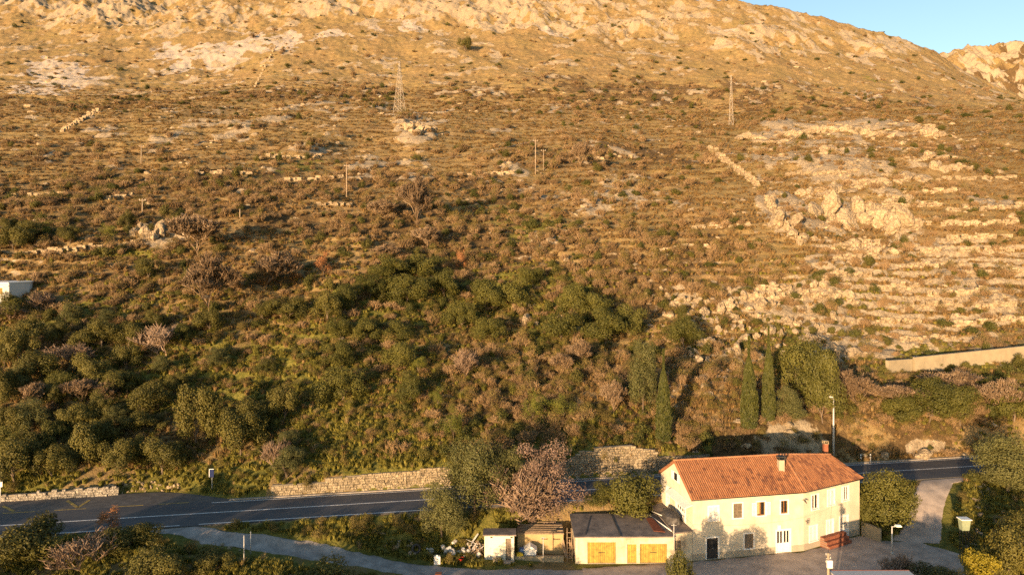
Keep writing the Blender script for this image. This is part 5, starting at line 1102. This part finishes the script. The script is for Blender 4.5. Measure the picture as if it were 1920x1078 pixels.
for k in range(7):
    b = MB(); x = 5.2 + k * .09; b.box(-.06, .06, -.02, .02, 0, 1.5 + .2 * (k % 3), 0, rng.uniform(0, 1)); o = b.build('loose_board', M['old_wood']); o.location = (x, 65.6, -.05); o.rotation_euler = (-.25, rng.uniform(-.3, .3), 0); tag(o, 'loose weathered board leaning in the gap beside the garages', 'board', 'boards leaning in the gap by the garages')
def lathe(name, prof, m, n=12):
    b = MB(); V = []; a = np.arange(n) * 2 * math.pi / n
    for r, z in prof: V += [(r * math.cos(t), r * math.sin(t), z) for t in a]
    b.add(V, [(r * n + k, r * n + (k + 1) % n, (r + 1) * n + (k + 1) % n, (r + 1) * n + k) for r in range(len(prof) - 1) for k in range(n)] + [tuple(range(n - 1, -1, -1)), tuple(range((len(prof) - 1) * n, len(prof) * n))], smooth=False); return b.mesh(name, m)
drum = lathe('plastic_drum', [(.26, 0), (.30, .05), (.30, .3), (.28, .34), (.30, .38), (.29, .62), (.2, .68), (.1, .70)], M['plastic'])
tub = lathe('white_tub', [(.22, 0), (.30, .28), (.33, .30), (.29, .27), (.2, .04)], M['plastic'])
can = None
def put(name, me, x, y, dz, rot, lab, cat, grp=None, sc=1.0):
    o = bpy.data.objects.new(name, me); COL.objects.link(o); o.location = (x, y, gnd1(x, y) + dz); o.rotation_euler = rot; o.scale = (sc,) * 3 if np.isscalar(sc) else sc; return tag(o, lab, cat, grp)
rg = np.random.default_rng(8)
for k in range(13):
    put('plastic_drum', drum, -6.9 + rg.uniform(0, 3.6), 64.6 + rg.uniform(0, 1.5), rg.uniform(.0, .35), (rg.uniform(0, 1.6), rg.uniform(-.5, .5), rg.uniform(0, 6)), 'white plastic drum in the junk heap beside the white shed', 'drum', 'white drums in the junk heap', rg.uniform(.55, .9))
for k in range(9):
    put('plastic_tub', tub, -8.2 + rg.uniform(0, 4.8), 64.5 + rg.uniform(0, 1.2), rg.uniform(.0, .2), (rg.uniform(0, 2.6), rg.uniform(-.5, .5), 0), 'white plastic tub in the junk heap under the olive', 'tub', 'white tubs in the junk heap', rg.uniform(.5, .9))
b = MB(); b.box(-.5, .5, -.07, .07, -.02, .02); pk = b.mesh('plank', M['old_wood']); b = MB(); b.box(-.5, .5, -.08, .08, -.02, .02); pk2 = b.mesh('white_plank', M['plastic'])
for k in range(26):
    x = -4.6 + rg.uniform(0, 1.7); put('plank', pk if k % 3 else pk2, x, 64.7 + rg.uniform(0, 1.9), .15 + (x + 4.6) * .45 * rg.uniform(.3, 1), (rg.uniform(-.4, .4), rg.uniform(-1.1, .4), rg.uniform(0, 3.1)), 'broken plank in the heap of scrap wood against the white shed' if k % 3 else 'white board sticking out of the heap of scrap wood', 'plank', 'scrap wood beside the white shed', (rg.uniform(.7, 1.9), 1, 1))
put('bucket', lathe('bucket', [(.2, 0), (.26, .45), (.28, .46), (.24, .43), (.17, .05)], M['red']), -4.75, 64.0, .0, (0, 0, 0), 'red bucket at the foot of the junk heap', 'bucket')
b = MB(); b.box(-.28, .28, -.16, .16, 0, .75); b.box(-.08, .08, -.06, .06, .75, .85); put('canister', b.mesh('canister', M['white']), -6.95, 63.35, .0, (0, 0, .2), 'white rectangular canister standing in the grass before the junk heap', 'canister')
V = []; nt_, ns = 16, 8
for i in range(nt_):
    for j in range(ns): A1 = 2 * math.pi * i / nt_; B1 = 2 * math.pi * j / ns; V.append(((.36 + .12 * math.cos(B1)) * math.cos(A1), (.36 + .12 * math.cos(B1)) * math.sin(A1), .12 * math.sin(B1)))
b = MB(); b.add(V, [(i * ns + j, ((i + 1) % nt_) * ns + j, ((i + 1) % nt_) * ns + (j + 1) % ns, i * ns + (j + 1) % ns) for i in range(nt_) for j in range(ns)], smooth=True); put('tyre', b.mesh('tyre', M['dark']), -9.1, 64.8, .42, (1.35, 0, .3), 'black tyre standing at the end of the junk heap', 'tyre')
kn = thing('dog_kennel', (1.75, 65.5, .45), 'white gabled kennel in front of the ochre shed wall', 'kennel'); b = MB(); b.box(1.2, 2.3, 65.1, 65.9, .3, 1.0); b.add([(1.2, 65.1, 1.0), (2.3, 65.1, 1.0), (1.75, 65.1, 1.35), (1.2, 65.9, 1.0), (2.3, 65.9, 1.0), (1.75, 65.9, 1.35)], [(0, 1, 2), (5, 4, 3)]); b.build('body', M['white'], kn)
b = MB(); b.add([(1.1, 65.0, .97), (1.75, 65.0, 1.39), (2.4, 65.0, .97), (1.1, 66, .97), (1.75, 66, 1.39), (2.4, 66, .97), (1.1, 65.0, .92), (1.75, 65.0, 1.34), (2.4, 65.0, .92)], [(0, 1, 4, 3), (1, 2, 5, 4), (0, 6, 7, 1), (1, 7, 8, 2)]); b.build('roof', M['white'], kn)
put('barrel', lathe('barrel', [(.3, 0), (.34, .3), (.34, .6), (.3, .85)], M['blue_plastic']), .95, 65.5, .1, (0, 0, 0), 'blue plastic barrel between the kennel and the white shed', 'barrel', None, .8)
b = MB(); b.box(-.3, .3, -.2, .2, 0, .4); b.box(-.1, .1, -.08, .08, .4, .5); put('yellow_canister', b.mesh('yellow_canister', M['yellow_plastic']), .75, 64.95, .1, (0, 0, .1), 'yellow canister beside the blue barrel', 'canister')

# ------------------------------------------------------------------ stone walls
def stone_unit(seed):
    rg = np.random.default_rng(seed); v = np.array([(x, y, z) for z in (0, 1) for y in (-.5, .5) for x in (0, 1)], float); c = v - np.array([.5, 0, .5]); v = np.array([.5, 0, .5]) + c * (1 - rg.uniform(.02, .12, (8, 3))); v[:, 1] += rg.uniform(-.06, .06, 8)
    b = MB(); b.add(v, [(0, 2, 3, 1), (4, 5, 7, 6), (0, 1, 5, 4), (2, 6, 7, 3), (0, 4, 6, 2), (1, 3, 7, 5)], 0, rg.uniform(.1, .9)); return b
SU = [stone_unit(700 + i) for i in range(10)]; SME = [b.mesh('stone', M['stone']) for b in SU]; SMG = [b.mesh('stone', M['stone_grey']) for b in SU]
def stone_wall(name, pts, label, size=(.46, .30), thick=.35, meshes=None, ragged=0.0, cat='stone wall', maxn=300, lean=0):
    """pts: (X, Y, foot height, top height) along the face; every stone an object of its own up to maxn"""
    meshes = meshes or SME; pts = np.array(pts, float); t0 = thing(name, (pts[0, 0], pts[0, 1], pts[0, 2]), label, cat)
    d = np.concatenate([[0], np.cumsum(np.linalg.norm(np.diff(pts[:, :2], axis=0), axis=1))]); L = d[-1]; rg = np.random.default_rng(int(L * 100)); body = MB(); fill = MB(); cnt = 0
    ip = lambda x, k: float(np.interp(x, d, pts[:, k])); org = Vector(t0.location)
    for i in range(len(pts) - 1):
        fr = Fr(pts[i, :2], pts[i + 1, :2]); za, zb = pts[i, 2] - .3, pts[i + 1, 2] - .3; ta, tb = pts[i, 3] - .06, pts[i + 1, 3] - .06
        body.add(fr([(0, -.10, za), (fr.L, -.10, zb), (fr.L, -.10, tb), (0, -.10, ta), (0, -.1 - thick, za), (fr.L, -.1 - thick, zb), (fr.L, -.1 - thick, tb), (0, -.1 - thick, ta)]), [(0, 1, 2, 3), (4, 7, 6, 5), (3, 2, 6, 7), (0, 3, 7, 4), (1, 5, 6, 2)])
    body.build('core', M['mortar'], t0); zmax = float(np.max(pts[:, 3] - pts[:, 2])); z = 0
    while z < zmax:
        hh_ = size[1] * rg.uniform(.75, 1.2); x = -rg.uniform(0, .2)
        while x < L:
            w_ = size[0] * rg.uniform(.6, 1.5); xm = min(max(x + w_ / 2, 0), L); f0, t1 = ip(xm, 2), ip(xm, 3)
            if z + hh_ * .55 < t1 - f0 + rg.uniform(-ragged, ragged) and x + w_ < L + .25:
                i = int(np.clip(np.searchsorted(d, xm) - 1, 0, len(pts) - 2)); fr = Fr(pts[i, :2], pts[i + 1, :2]); p = fr.p(x - d[i], -.07 + rg.uniform(-.05, .05), 0); k = int(rg.integers(10)); hz_ = min(hh_, t1 - f0 - z + .04) if ragged == 0 else hh_
                an = math.atan2(fr.u[1], fr.u[0]) + rg.uniform(-.04, .04)
                if cnt < maxn:
                    o = bpy.data.objects.new('stone', meshes[k]); COL.objects.link(o); o.parent = t0; o.location = Vector((p[0], p[1], f0 + z)) - org; o.rotation_euler = (rg.uniform(-.04, .04), 0, an); o.scale = (w_ * .97, .3, hz_ * .96)
                else:
                    v = SU[k].v[0] * np.array([w_ * .97, .3, hz_ * .96]); ca, sa = math.cos(an), math.sin(an); fill.add(np.column_stack([v[:, 0] * ca - v[:, 1] * sa + p[0], v[:, 0] * sa + v[:, 1] * ca + p[1], v[:, 2] + f0 + z]), [(0, 2, 3, 1), (4, 5, 7, 6), (0, 1, 5, 4), (2, 6, 7, 3), (0, 4, 6, 2), (1, 3, 7, 5)], 0, rg.uniform(.1, .9))
                cnt += 1
            x += w_
        z += hh_
    if fill.n: o = fill.build('stone_courses', meshes[0].materials[0], t0); o['kind'] = 'stuff'
    return t0
def rw(px, row_top, off=3.62):
    """a wall foot standing along the far side of the road; the top read from the photograph"""
    k = (px - 960) / F; Y = (72.95 + off) / (1 - .171 * k); return (k * Y, Y, RZ, H - (row_top - HR) / F * Y)
stone_wall('stone_wall', [rw(510, 909), rw(609, 903), rw(609.6, 895.5), rw(700, 888), rw(787, 882), rw(787.6, 878), rw(846, 876)], 'long sunlit stone retaining wall stepping up along the far road edge', maxn=300)
stone_wall('stone_wall', [rw(1050, 868), rw(1088, 850), rw(1090, 846), rw(1114, 846), rw(1116, 839), rw(1150, 836), rw(1186, 834), rw(1190, 840), rw(1229, 842), rw(1229.6, 855), rw(1300, 854), rw(1330, 852)], 'tall stone wall behind the flowering tree with a raised broken middle', (.52, .33), maxn=300)
def bw(px, row_foot, hgt):
    Y = 26.0 / ((row_foot - HR) / F); X = (px - 960) / F * Y; return (X, Y, 3.48, 3.48 + hgt)
stone_wall('rubble_wall', [bw(-30, 940, .55), bw(40, 938, .7), bw(110, 934, .75), bw(160, 931, .85), bw(200, 929, .9), bw(222, 927, .8)], 'low rubble wall of whitish stones along the bus bay', (.40, .24), meshes=SMG, ragged=.16, cat='rubble wall', maxn=220)
# spilled stones where that wall has collapsed
rg = np.random.default_rng(12)
for k in range(60):
    px = rg.uniform(205, 335); row = 927 - (px - 205) * .06 - rg.uniform(0, 18) * (1 - abs(px - 260) / 110); X, Y, z = at(px, row, 66); s = rg.uniform(.25, .6)
    o = bpy.data.objects.new('fallen_stone', ROCKS[k % 4]); COL.objects.link(o); o.location = (X, Y, z + .05); o.rotation_euler = (rg.uniform(0, 6), rg.uniform(0, 6), 0); o.scale = (s, s, s * .8); tag(o, 'loose stone on the collapsed end of the low rubble wall', 'stone', 'fallen stones beside the bus bay')
for k in range(46):   # stony edge of the driveway
    t = rg.uniform(0, 1); X = 44.5 + 7.6 * t + rg.uniform(.2, 1.6); Y = 68.6 + 8.8 * t - rg.uniform(.3, 1.4); s = rg.uniform(.3, .95); z = gnd1(X, Y)
    o = bpy.data.objects.new('edge_stone', ROCK[k % 6]); COL.objects.link(o); o.location = (X, Y, z + .08); o.rotation_euler = (rg.uniform(-.4, .4), rg.uniform(-.4, .4), rg.uniform(0, 6)); o.scale = (s, s, s * .75); tag(o, 'pale stone lining the outer edge of the driveway', 'stone', 'stones along the driveway')
for px, row, s, l in ((1735, 858, 2.6, 'big pale boulder at the road edge on the bank'), (1660, 858, 1.3, 'grey boulder low on the bank behind the house'), (1400, 840, 1.4, 'grey rock in the shaded cut behind the house roof'), (1480, 830, 1.8, 'dark shaded rock in the cut behind the chimney'), (1720, 860, 1.2, 'smaller pale boulder beside the big one at the road edge'), (1540, 1290, 0, '')):
    if s: X, Y, z = at(px, row, 78); o = bpy.data.objects.new('roadside_boulder', ROCK[int(px) % 6]); COL.objects.link(o); o.location = (X, Y, z + s * .15); o.rotation_euler = (0, 0, px); o.scale = (s, s, s * .9); tag(o, l, 'boulder')
for k in range(16):
    X = -12.5 + rg.uniform(0, 3.5); Y = 64.6 + rg.uniform(0, 1.2); s = rg.uniform(.25, .7); o = bpy.data.objects.new('rubble_stone', ROCKS[k % 4]); COL.objects.link(o); o.location = (X, Y, gnd1(X, Y) + .1); o.scale = (s, s, s * .8); o.rotation_euler = (0, 0, k); tag(o, 'stone of the rubble pile by the track under the shorter olive', 'stone', 'rubble pile by the track')
for k in range(14):
    px = rg.uniform(330, 460); row = rg.uniform(1020, 1050); X, Y, z = at(px, row, 50); s = rg.uniform(.2, .6); o = bpy.data.objects.new('rubble_stone', ROCKS[k % 4]); COL.objects.link(o); o.location = (X, Y, z + .12); o.scale = (s, s, s * .8); o.rotation_euler = (0, 0, k); tag(o, 'whitish rubble in the dark verge beside the two posts', 'stone', 'rubble in the verge by the posts')

# dry stone terrace walls on the spur: each follows the slope between two places
def terrace(px0, r0, px1, r1, hgt, label, name='terrace_wall', sz=.55):
    n = max(3, int(abs(px1 - px0) / 9 + abs(r1 - r0) / 5)); t = None; b = MB(); rg = np.random.default_rng(int(px0 * 7 + r0)); first = None
    for k in range(n):
        u = (k + rg.uniform(-.3, .3)) / (n - 1); px = px0 + (px1 - px0) * u; row = r0 + (r1 - r0) * u + rg.uniform(-1.2, 1.2)
        if rg.uniform() < .10: continue
        X, Y, z = at(px, row, 78); first = first or (X, Y, z); zz0 = z - .2
        wd = min(9.5 / F * Y, 1.5) if abs(px1 - px0) > abs(r1 - r0) else min(6 / F * Y, 1.2)
        while zz0 < z + hgt * rg.uniform(.6, 1.1):
            s = np.array([wd * rg.uniform(.8, 1.4), sz * rg.uniform(.8, 1.3), sz * .62 * rg.uniform(.8, 1.2)]); v = (SU[int(rg.integers(10))].v[0] - np.array([.5, 0, 0])) * s; an = rg.uniform(-.25, .25); ca, sa = math.cos(an), math.sin(an)
            b.add(np.column_stack([v[:, 0] * ca - v[:, 1] * sa + X, v[:, 0] * sa + v[:, 1] * ca + Y + rg.uniform(-.15, .15), v[:, 2] + zz0]), [(0, 2, 3, 1), (4, 5, 7, 6), (0, 1, 5, 4), (2, 6, 7, 3), (0, 4, 6, 2), (1, 3, 7, 5)], 0, rg.uniform(.2, .95)); zz0 += s[2] * .9
    t = thing(name, first, label, 'dry stone wall', 'dry stone terrace walls'); o = b.build('stones', M['rock'], t); o['kind'] = 'stuff'; return t
TW = [(1740, 428, 1915, 420, 1.1), (1770, 452, 1900, 448, .9), (1730, 478, 1905, 472, .8), (1560, 470, 1665, 464, 1.0), (1555, 488, 1630, 484, .7), (1700, 505, 1800, 500, .7), (1800, 520, 1920, 512, .8), (1540, 525, 1640, 518, .7), (1745, 556, 1860, 550, .9), (1640, 548, 1720, 542, .6), (1830, 578, 1920, 572, .7), (1500, 560, 1570, 556, .9), (1690, 585, 1800, 580, .8), (1400, 560, 1500, 566, .9), (1600, 610, 1720, 604, .6), (1790, 612, 1915, 604, .7), (1690, 640, 1790, 634, .5), (1420, 545, 1470, 541, .7),
      (1640, 395, 1760, 388, .9), (1780, 398, 1920, 392, .8), (1700, 366, 1800, 360, .8), (1760, 340, 1900, 336, .8), (1480, 330, 1600, 326, .8), (1300, 430, 1400, 424, .6), (1230, 470, 1330, 464, .5), (1080, 300, 1180, 296, .8), (860, 330, 960, 326, .6), (180, 375, 245, 372, .7), (350, 330, 470, 326, .7), (30, 372, 120, 368, .7), (480, 300, 600, 297, .8), (540, 340, 640, 337, .7), (600, 390, 660, 388, .6)]
for k, a in enumerate(TW):
    terrace(*a, 'broken dry stone wall of pale rocks ' + where(a[0], a[1]))
terrace(1330, 282, 1418, 350, 1.5, 'straight dry stone wall running diagonally down the spur', 'field_wall', .9)
terrace(1436, 384, 1500, 462, 1.2, 'jagged line of pale stones below the diagonal field wall', 'field_wall', .9)
terrace(515, 92, 478, 165, 1.6, 'thin grey field wall climbing towards the scree', 'field_wall', .9)
terrace(182, 212, 118, 248, 1.4, 'thin grey field wall on the slope beneath the large scree', 'field_wall', .8)
terrace(150, 470, 260, 462, .8, 'low pale wall edging the upper track', 'track_wall', .5)
terrace(50, 480, 150, 471, .8, 'low wall at the upper track near the picture edge', 'track_wall', .5)

# concrete retaining wall on the right
def cwall(px0, rf0, rt0, px1, rf1, rt1, name, label):
    X0, Y0, z0 = at(px0, rf0, 80); X1, Y1, z1 = at(px1, rf1, 80); fr = Fr((X0, Y0), (X1, Y1)); ta = H - (rt0 - HR) / F * Y0; tb = H - (rt1 - HR) / F * Y1; b = MB()
    b.add(fr([(0, 0, z0 - 1), (fr.L, 0, z1 - 1), (fr.L, 0, tb), (0, 0, ta), (0, -.5, z0 - 1), (fr.L, -.5, z1 - 1), (fr.L, -.5, tb), (0, -.5, ta)]), [(0, 1, 2, 3), (4, 7, 6, 5), (3, 2, 6, 7), (0, 3, 7, 4), (1, 5, 6, 2)])
    o = b.build(name, M['concrete_wall']); return tag(o, label, 'wall')
cwall(1666, 704, 676, 1711, 699, 673, 'concrete_wall', 'short pale end block of the concrete wall above the road bend')
cwall(1716, 700, 670, 1960, 680, 645, 'concrete_wall', 'long smooth concrete wall rising along the slope above the road bend')

# white flat-roofed house at the picture edge
X0, Y0, z0 = at(30, 575, 90); wh = thing('white_house', (X0, Y0, z0), 'white flat-roofed house cut off by the picture edge', 'house')
Xa = (-60 - 960) / F * Y0; Xc = (17 - 960) / F * Y0; Xe = (52 - 960) / F * (Y0 + 3); zt = H - (531 - HR) / F * Y0
fr1 = Fr((Xa, Y0 - .6), (Xc, Y0)); fr2 = Fr((Xc, Y0), (Xe, Y0 + 3.5)); hw = (fr1.L - 2.9, fr1.L - .9, zt - 1.75, zt - .65)
b = MB(); wall(b, fr1, fr1.L, z0 - 2, zt, [hw]); wall(b, fr2, fr2.L, z0 - 2, zt, []); wall(b, Fr((Xe, Y0 + 3.5), (Xe - 2, Y0 + 9)), 5.8, z0 - 2, zt, []); b.build('wall', M['house_white'], wh)
b = MB(); q = [(Xa, Y0 - .7), (Xc, Y0 - .12), (Xe + .12, Y0 + 3.5), (Xe - 2, Y0 + 9), (Xa, Y0 + 9)]; b.add([(x, y, zt + .12) for x, y in q] + [(x, y, zt) for x, y in q], [(0, 1, 2, 3, 4), (0, 5, 6, 1), (1, 6, 7, 2), (2, 7, 8, 3)]); b.build('roof', M['white'], wh)
window(wh, fr1, hw, 'two'); b = MB(); b.box(.2, fr1.L, .02, .25, zt - .45, zt - .38, T=fr1); b.build('sunshade', M['metal'], wh)

# ------------------------------------------------------------------ lamps, poles, pylons, signs
def street_lamp(X, Y, z0, z1, dx, label, r=.09):
    t = thing('street_lamp', (X, Y, z0), label, 'street lamp'); b = MB(); b.tube((X, Y, z0 - .2), (X, Y, z1), r, r * .6, n=8); b.build('post', M['metal'], t)
    b = MB(); L = abs(dx); s = 1 if dx > 0 else -1; b.tube((X, Y, z1 - .05), (X + s * L * .45, Y - .2, z1 + .08), r * .45, n=6); b.build('arm', M['metal'], t)
    b = MB(); x0, x1 = sorted((X + s * L * .3, X + s * L)); b.box(x0, x1, Y - .38, Y - .02, z1 + .05, z1 + .16); b.box(x0 + .06, x1 - .06, Y - .34, Y - .06, z1 + .16, z1 + .22); b.build('lamp_head', M['white'], t)
    b = MB(); b.tube((X, Y, z0), (X, Y, z0 + .25), r * 1.7, n=8); b.build('base', M['metal'], t)
street_lamp(39.75, 84.4, 3.6, H - (745 - HR) / F * 84.4, -.6, 'tall grey street lamp behind the cream house across the road', .15)
street_lamp((1672.5 - 960) / F * 66.4, 66.4, gnd1((1672.5 - 960) / F * 66.4, 66.4), H - (986 - HR) / F * 66.4, .75, 'short street lamp with a flat head at the driveway foot', .09)
def pole(px, Y, rt, label, name='utility_pole', r=.13, arm=True, m='pole_wood', row=None, group=None):
    if row: X, Y, z = at(px, row, 78)
    else: X = (px - 960) / F * Y; z = gnd1(X, Y)
    zt = H - (rt - HR) / F * Y; t = thing(name, (X, Y, z), label, 'pole', group); b = MB(); b.tube((X, Y, z - .3), (X, Y, zt), r, r * .7, n=7); b.build('shaft', M[m], t)
    if arm:
        b = MB(); b.box(X - .7, X + .7, Y - .06, Y + .06, zt - .5, zt - .38); b.build('crossarm', M[m], t)
        for dx in (-.6, 0, .6): b = MB(); b.tube((X + dx, Y, zt - .38), (X + dx, Y, zt - .15), .06, .04, n=6); b.build('insulator', M['white'], t)
    return (X, Y, zt)
pp = pole(1553, 55, 1036, 'wooden utility pole with a white box at the bottom of the picture', arm=False)
b = MB()
for k, dz in enumerate((.15, .45, .75)): b.tube((pp[0] - .18, pp[1], pp[2] - dz), (pp[0] + .18, pp[1], pp[2] - dz), .03, n=5); b.tube((pp[0] + (.18 if k % 2 else -.18), pp[1], pp[2] - dz), (pp[0] + (.18 if k % 2 else -.18), pp[1], pp[2] - dz + .14), .04, n=6)
pole_pegs = b
o = [x for x in COL.objects if x.name.startswith('utility_pole')][0]; pole_pegs.build('insulator', M['metal'], o); b = MB(); b.box(pp[0] - .2, pp[0] + .22, pp[1] - .3, pp[1] - .12, pp[2] - 1.1, pp[2] - .5); b.build('junction_box', M['white'], o)
PW = [pole(650, 0, 308, 'pale wooden pole on the scrub slope with short side pegs', row=370, r=.16), pole(1004, 0, 262, 'pale pole, bigger of the two close together on the slope', row=327, r=.17), pole(1019, 0, 280, 'thinner pale pole beside the bigger one on the slope', row=322, r=.12),
      pole(265, 0, 272, 'thin pole on the stony slope far from the others', row=308, r=.16), pole(267, 0, 372, 'dark pole behind the grey rock outcrop', row=404, r=.13), pole(1634, 0, 451, 'dark short post on the terraced spur', 'terrace_post', .12, False, row=487), pole(450, 0, 392, 'dark broken post beside the bare tree', 'broken_post', .13, False, row=408)]
for px, r0, r1, Y, l in ((457.5, 1003, 1046, 59.0, 'nearer thin metal post at the track mouth'), (470, 996, 1028, 61.2, 'farther thin metal post at the track mouth')):
    X = (px - 960) / F * Y; b = MB(); b.tube((X, Y, gnd1(X, Y) - .2), (X, Y, H - (r0 - HR) / F * Y), .04, n=6); o = b.build('metal_post', M['metal']); tag(o, l, 'post')
def bus_sign(px, Y, rt, w, h, m, label):
    X = (px - 960) / F * Y; z = gnd1(X, Y); zt = H - (rt - HR) / F * Y; t = thing('bus_stop_sign', (X, Y, z), label, 'sign'); b = MB(); b.tube((X, Y, z - .2), (X, Y, zt), .045, n=6); b.build('post', M['metal'], t)
    b = MB(); b.box(X - w / 2, X + w / 2, Y - .1, Y - .05, zt - h, zt); p = b.build('panel', M[m], t); b = MB(); b.box(X - w / 2 - .05, X - w / 2, Y - .11, Y - .04, zt - h, zt + .02); b.box(X - w / 2, X + w / 2, Y - .11, Y - .04, zt, zt + .05); b.build('panel_frame', M['white'], p)
bus_sign(397.5, 73.0, 879, .45, .85, 'blue', 'blue bus stop sign on a post in the roadside grass')
bus_sign(1, 70.5, 901, .5, .6, 'white', 'pale sign on a post at the picture edge beside the rubble wall')
def pylon(px, row, rt, w0, label, yaw, r=.085):
    X, Y, z = at(px, row, 120); zt = H - (rt - HR) / F * Y; h = zt - z; t = thing('lattice_pylon', (X, Y, z), label, 'pylon', None); ca, sa = math.cos(yaw), math.sin(yaw)
    wd = lambda f_: w0 * (1 - f_) ** 1.15 * .5 + .25; C4 = ((-1, -1), (1, -1), (1, 1), (-1, 1))
    P_ = lambda k, f_: np.array([X + (C4[k][0] * ca - C4[k][1] * sa) * wd(f_), Y + (C4[k][0] * sa + C4[k][1] * ca) * wd(f_), z - .3 + (h + .3) * f_]); lv = [0, .16, .30, .43, .55, .65, .74, .82, .89, .95, 1.0]
    for k in range(4):
        b = MB()
        for a_, c_ in zip(lv[:-1], lv[1:]): b.tube(P_(k, a_), P_(k, c_), r, n=4, cap=False)
        b.build('leg', M['pylon'], t)
    b = MB()
    for a_, c_ in zip(lv[:-1], lv[1:]):
        for k in range(4): b.tube(P_(k, a_), P_((k + 1) % 4, c_), r * .6, n=3, cap=False); b.tube(P_((k + 1) % 4, a_), P_(k, c_), r * .6, n=3, cap=False); b.tube(P_(k, c_), P_((k + 1) % 4, c_), r * .6, n=3, cap=False)
    b.build('bracing', M['pylon'], t); tips = []
    for f_, L in ((.80, 2.6), (.89, 2.2), (.97, 1.8)):
        b = MB()
        for s in (-1, 1):
            e = np.array([X + s * L * ca, Y + s * L * sa, z + h * f_ + .1]); tips.append(e)
            for k in range(4): b.tube(P_(k, f_), e, r * .6, n=3, cap=False)
        b.build('crossarm', M['pylon'], t)
    return tips
T1 = pylon(749, 212, 116, 3.9, 'lattice pylon standing on a rocky mound', 1.2)
T2 = pylon(1371, 236, 142, 1.6, 'thin lattice pylon above the stony spur', 1.2, .06)
def wire(p, q, sag, label, r=.013, n=24):
    p = np.array(p, float); q = np.array(q, float); b = MB(); t = np.linspace(0, 1, n); P_ = p[None] * (1 - t[:, None]) + q[None] * t[:, None]; P_[:, 2] -= sag * 4 * t * (1 - t)
    for i in range(n - 1): b.tube(P_[i], P_[i + 1], r, n=3, cap=False)
    o = b.build('overhead_wire', M['metal'] if r > .011 else M['dark']); tag(o, label, 'wire', 'overhead wires')
for i in (0, 1, 4):
    wire(T1[i], T2[i], 5, 'thin overhead wire strung between the two lattice pylons'); wire(T1[i], T1[i] + np.array([-190, -22, -14]), 5, 'thin overhead wire running from the mound pylon towards the picture edge')
    wire(T2[i], T2[i] + np.array([170, 30, 6]), 4, 'thin overhead wire leaving the thin pylon beyond the spur')
wire((PW[0][0], PW[0][1], PW[0][2] - .2), (PW[1][0], PW[1][1], PW[1][2] - .2), 1.5, 'thin overhead wire between the wooden poles', .025)
wire(pp, f2.p(4.2, 0, 5.2), .5, 'thin cable from the front pole to the house wall', .010); wire(pp, (15.2, 64.1, 3.8), .8, 'thin cable from the front pole to the garage corner', .010)

# small things in the corner: bin, low white roof, pillar, road posts
X, Y = (1808 - 960) / F * 65.5, 65.5; z = gnd1(X, Y); bn = thing('metal_bin', (X, Y, z), 'pale green metal waste bin on legs beside the driveway', 'bin'); zt = H - (973 - HR) / F * Y; zb = zt - 1.0
b = MB(); b.add([(X - .33, Y - .25, zb), (X + .33, Y - .25, zb), (X + .33, Y + .25, zb), (X - .33, Y + .25, zb), (X - .42, Y - .33, zt), (X + .42, Y - .33, zt), (X + .42, Y + .33, zt), (X - .42, Y + .33, zt)], [(3, 2, 1, 0), (0, 1, 5, 4), (1, 2, 6, 5), (2, 3, 7, 6), (3, 0, 4, 7), (4, 5, 6, 7)]); b.build('body', simple('bin_green', (.25, .30, .20), .6, .2, 3), bn)
b = MB(); b.box(X - .5, X + .5, Y - .4, Y + .4, zt + .02, zt + .1); b.build('lid', M['white'], bn)
for dx in (-.28, .28):
    for dy in (-.2, .2): b = MB(); b.tube((X + dx, Y + dy, min(z, zb - .4) - .3), (X + dx, Y + dy, zb + .05), .035, n=5); b.build('leg', M['dark'], bn)
Y = 56.5; xa, xb = (1562 - 960) / F * Y, (1702 - 960) / F * Y; zt = H - (1071 - HR) / F * Y; lo_ = thing('low_outbuilding', ((xa + xb) / 2, 55, 0), 'outbuilding with a pale flat metal roof at the bottom of the picture', 'outbuilding')
b = MB(); b.box(xa, xb, 52.5, Y, -2, zt - .15); b.build('wall', M['shed_white'], lo_); b = MB(); b.box(xa - .2, xb + .2, 52.3, Y + .2, zt - .15, zt); r_ = b.build('roof', M['metal'], lo_); b = MB(); b.box(xa - .25, xb + .25, Y + .2, Y + .26, zt - .12, zt + .03); b.build('roof_edge', M['rust_metal'], r_)
X, Y = (822 - 960) / F * 60, 60; zt = H - (1074 - HR) / F * Y; cp = thing('clay_pillar', (X, Y, gnd1(X, Y)), 'orange clay capped pillar at the lower picture edge', 'pillar'); b = MB(); b.box(X - .2, X + .2, Y - .2, Y + .2, gnd1(X, Y) - .3, zt - .12); b.build('shaft', M['plinth'], cp); b = MB(); b.box(X - .27, X + .27, Y - .27, Y + .27, zt - .12, zt); b.build('cap', M['brick'], cp)
for px in (1614, 1632):
    X, Y, z, _ = rw(px, 860, 3.7); b = MB(); b.box(X - .06, X + .06, Y - .04, Y + .04, z, z + .95); b.box(X - .062, X + .062, Y - .045, Y + .045, z + .65, z + .8, 1); o = b.build('road_marker_post', [M['white'], M['dark']]); tag(o, 'white road marker post at the far road edge, ' + ('one next to the street lamp' if px == 1614 else 'one nearer the boulder'), 'marker post')
# pine on the upper slope
plant('evergreen', 872, 97, 34, 26, 'dark wind bent pine alone on the golden upper slope', cat='pine', name='pine_tree', lo=200)
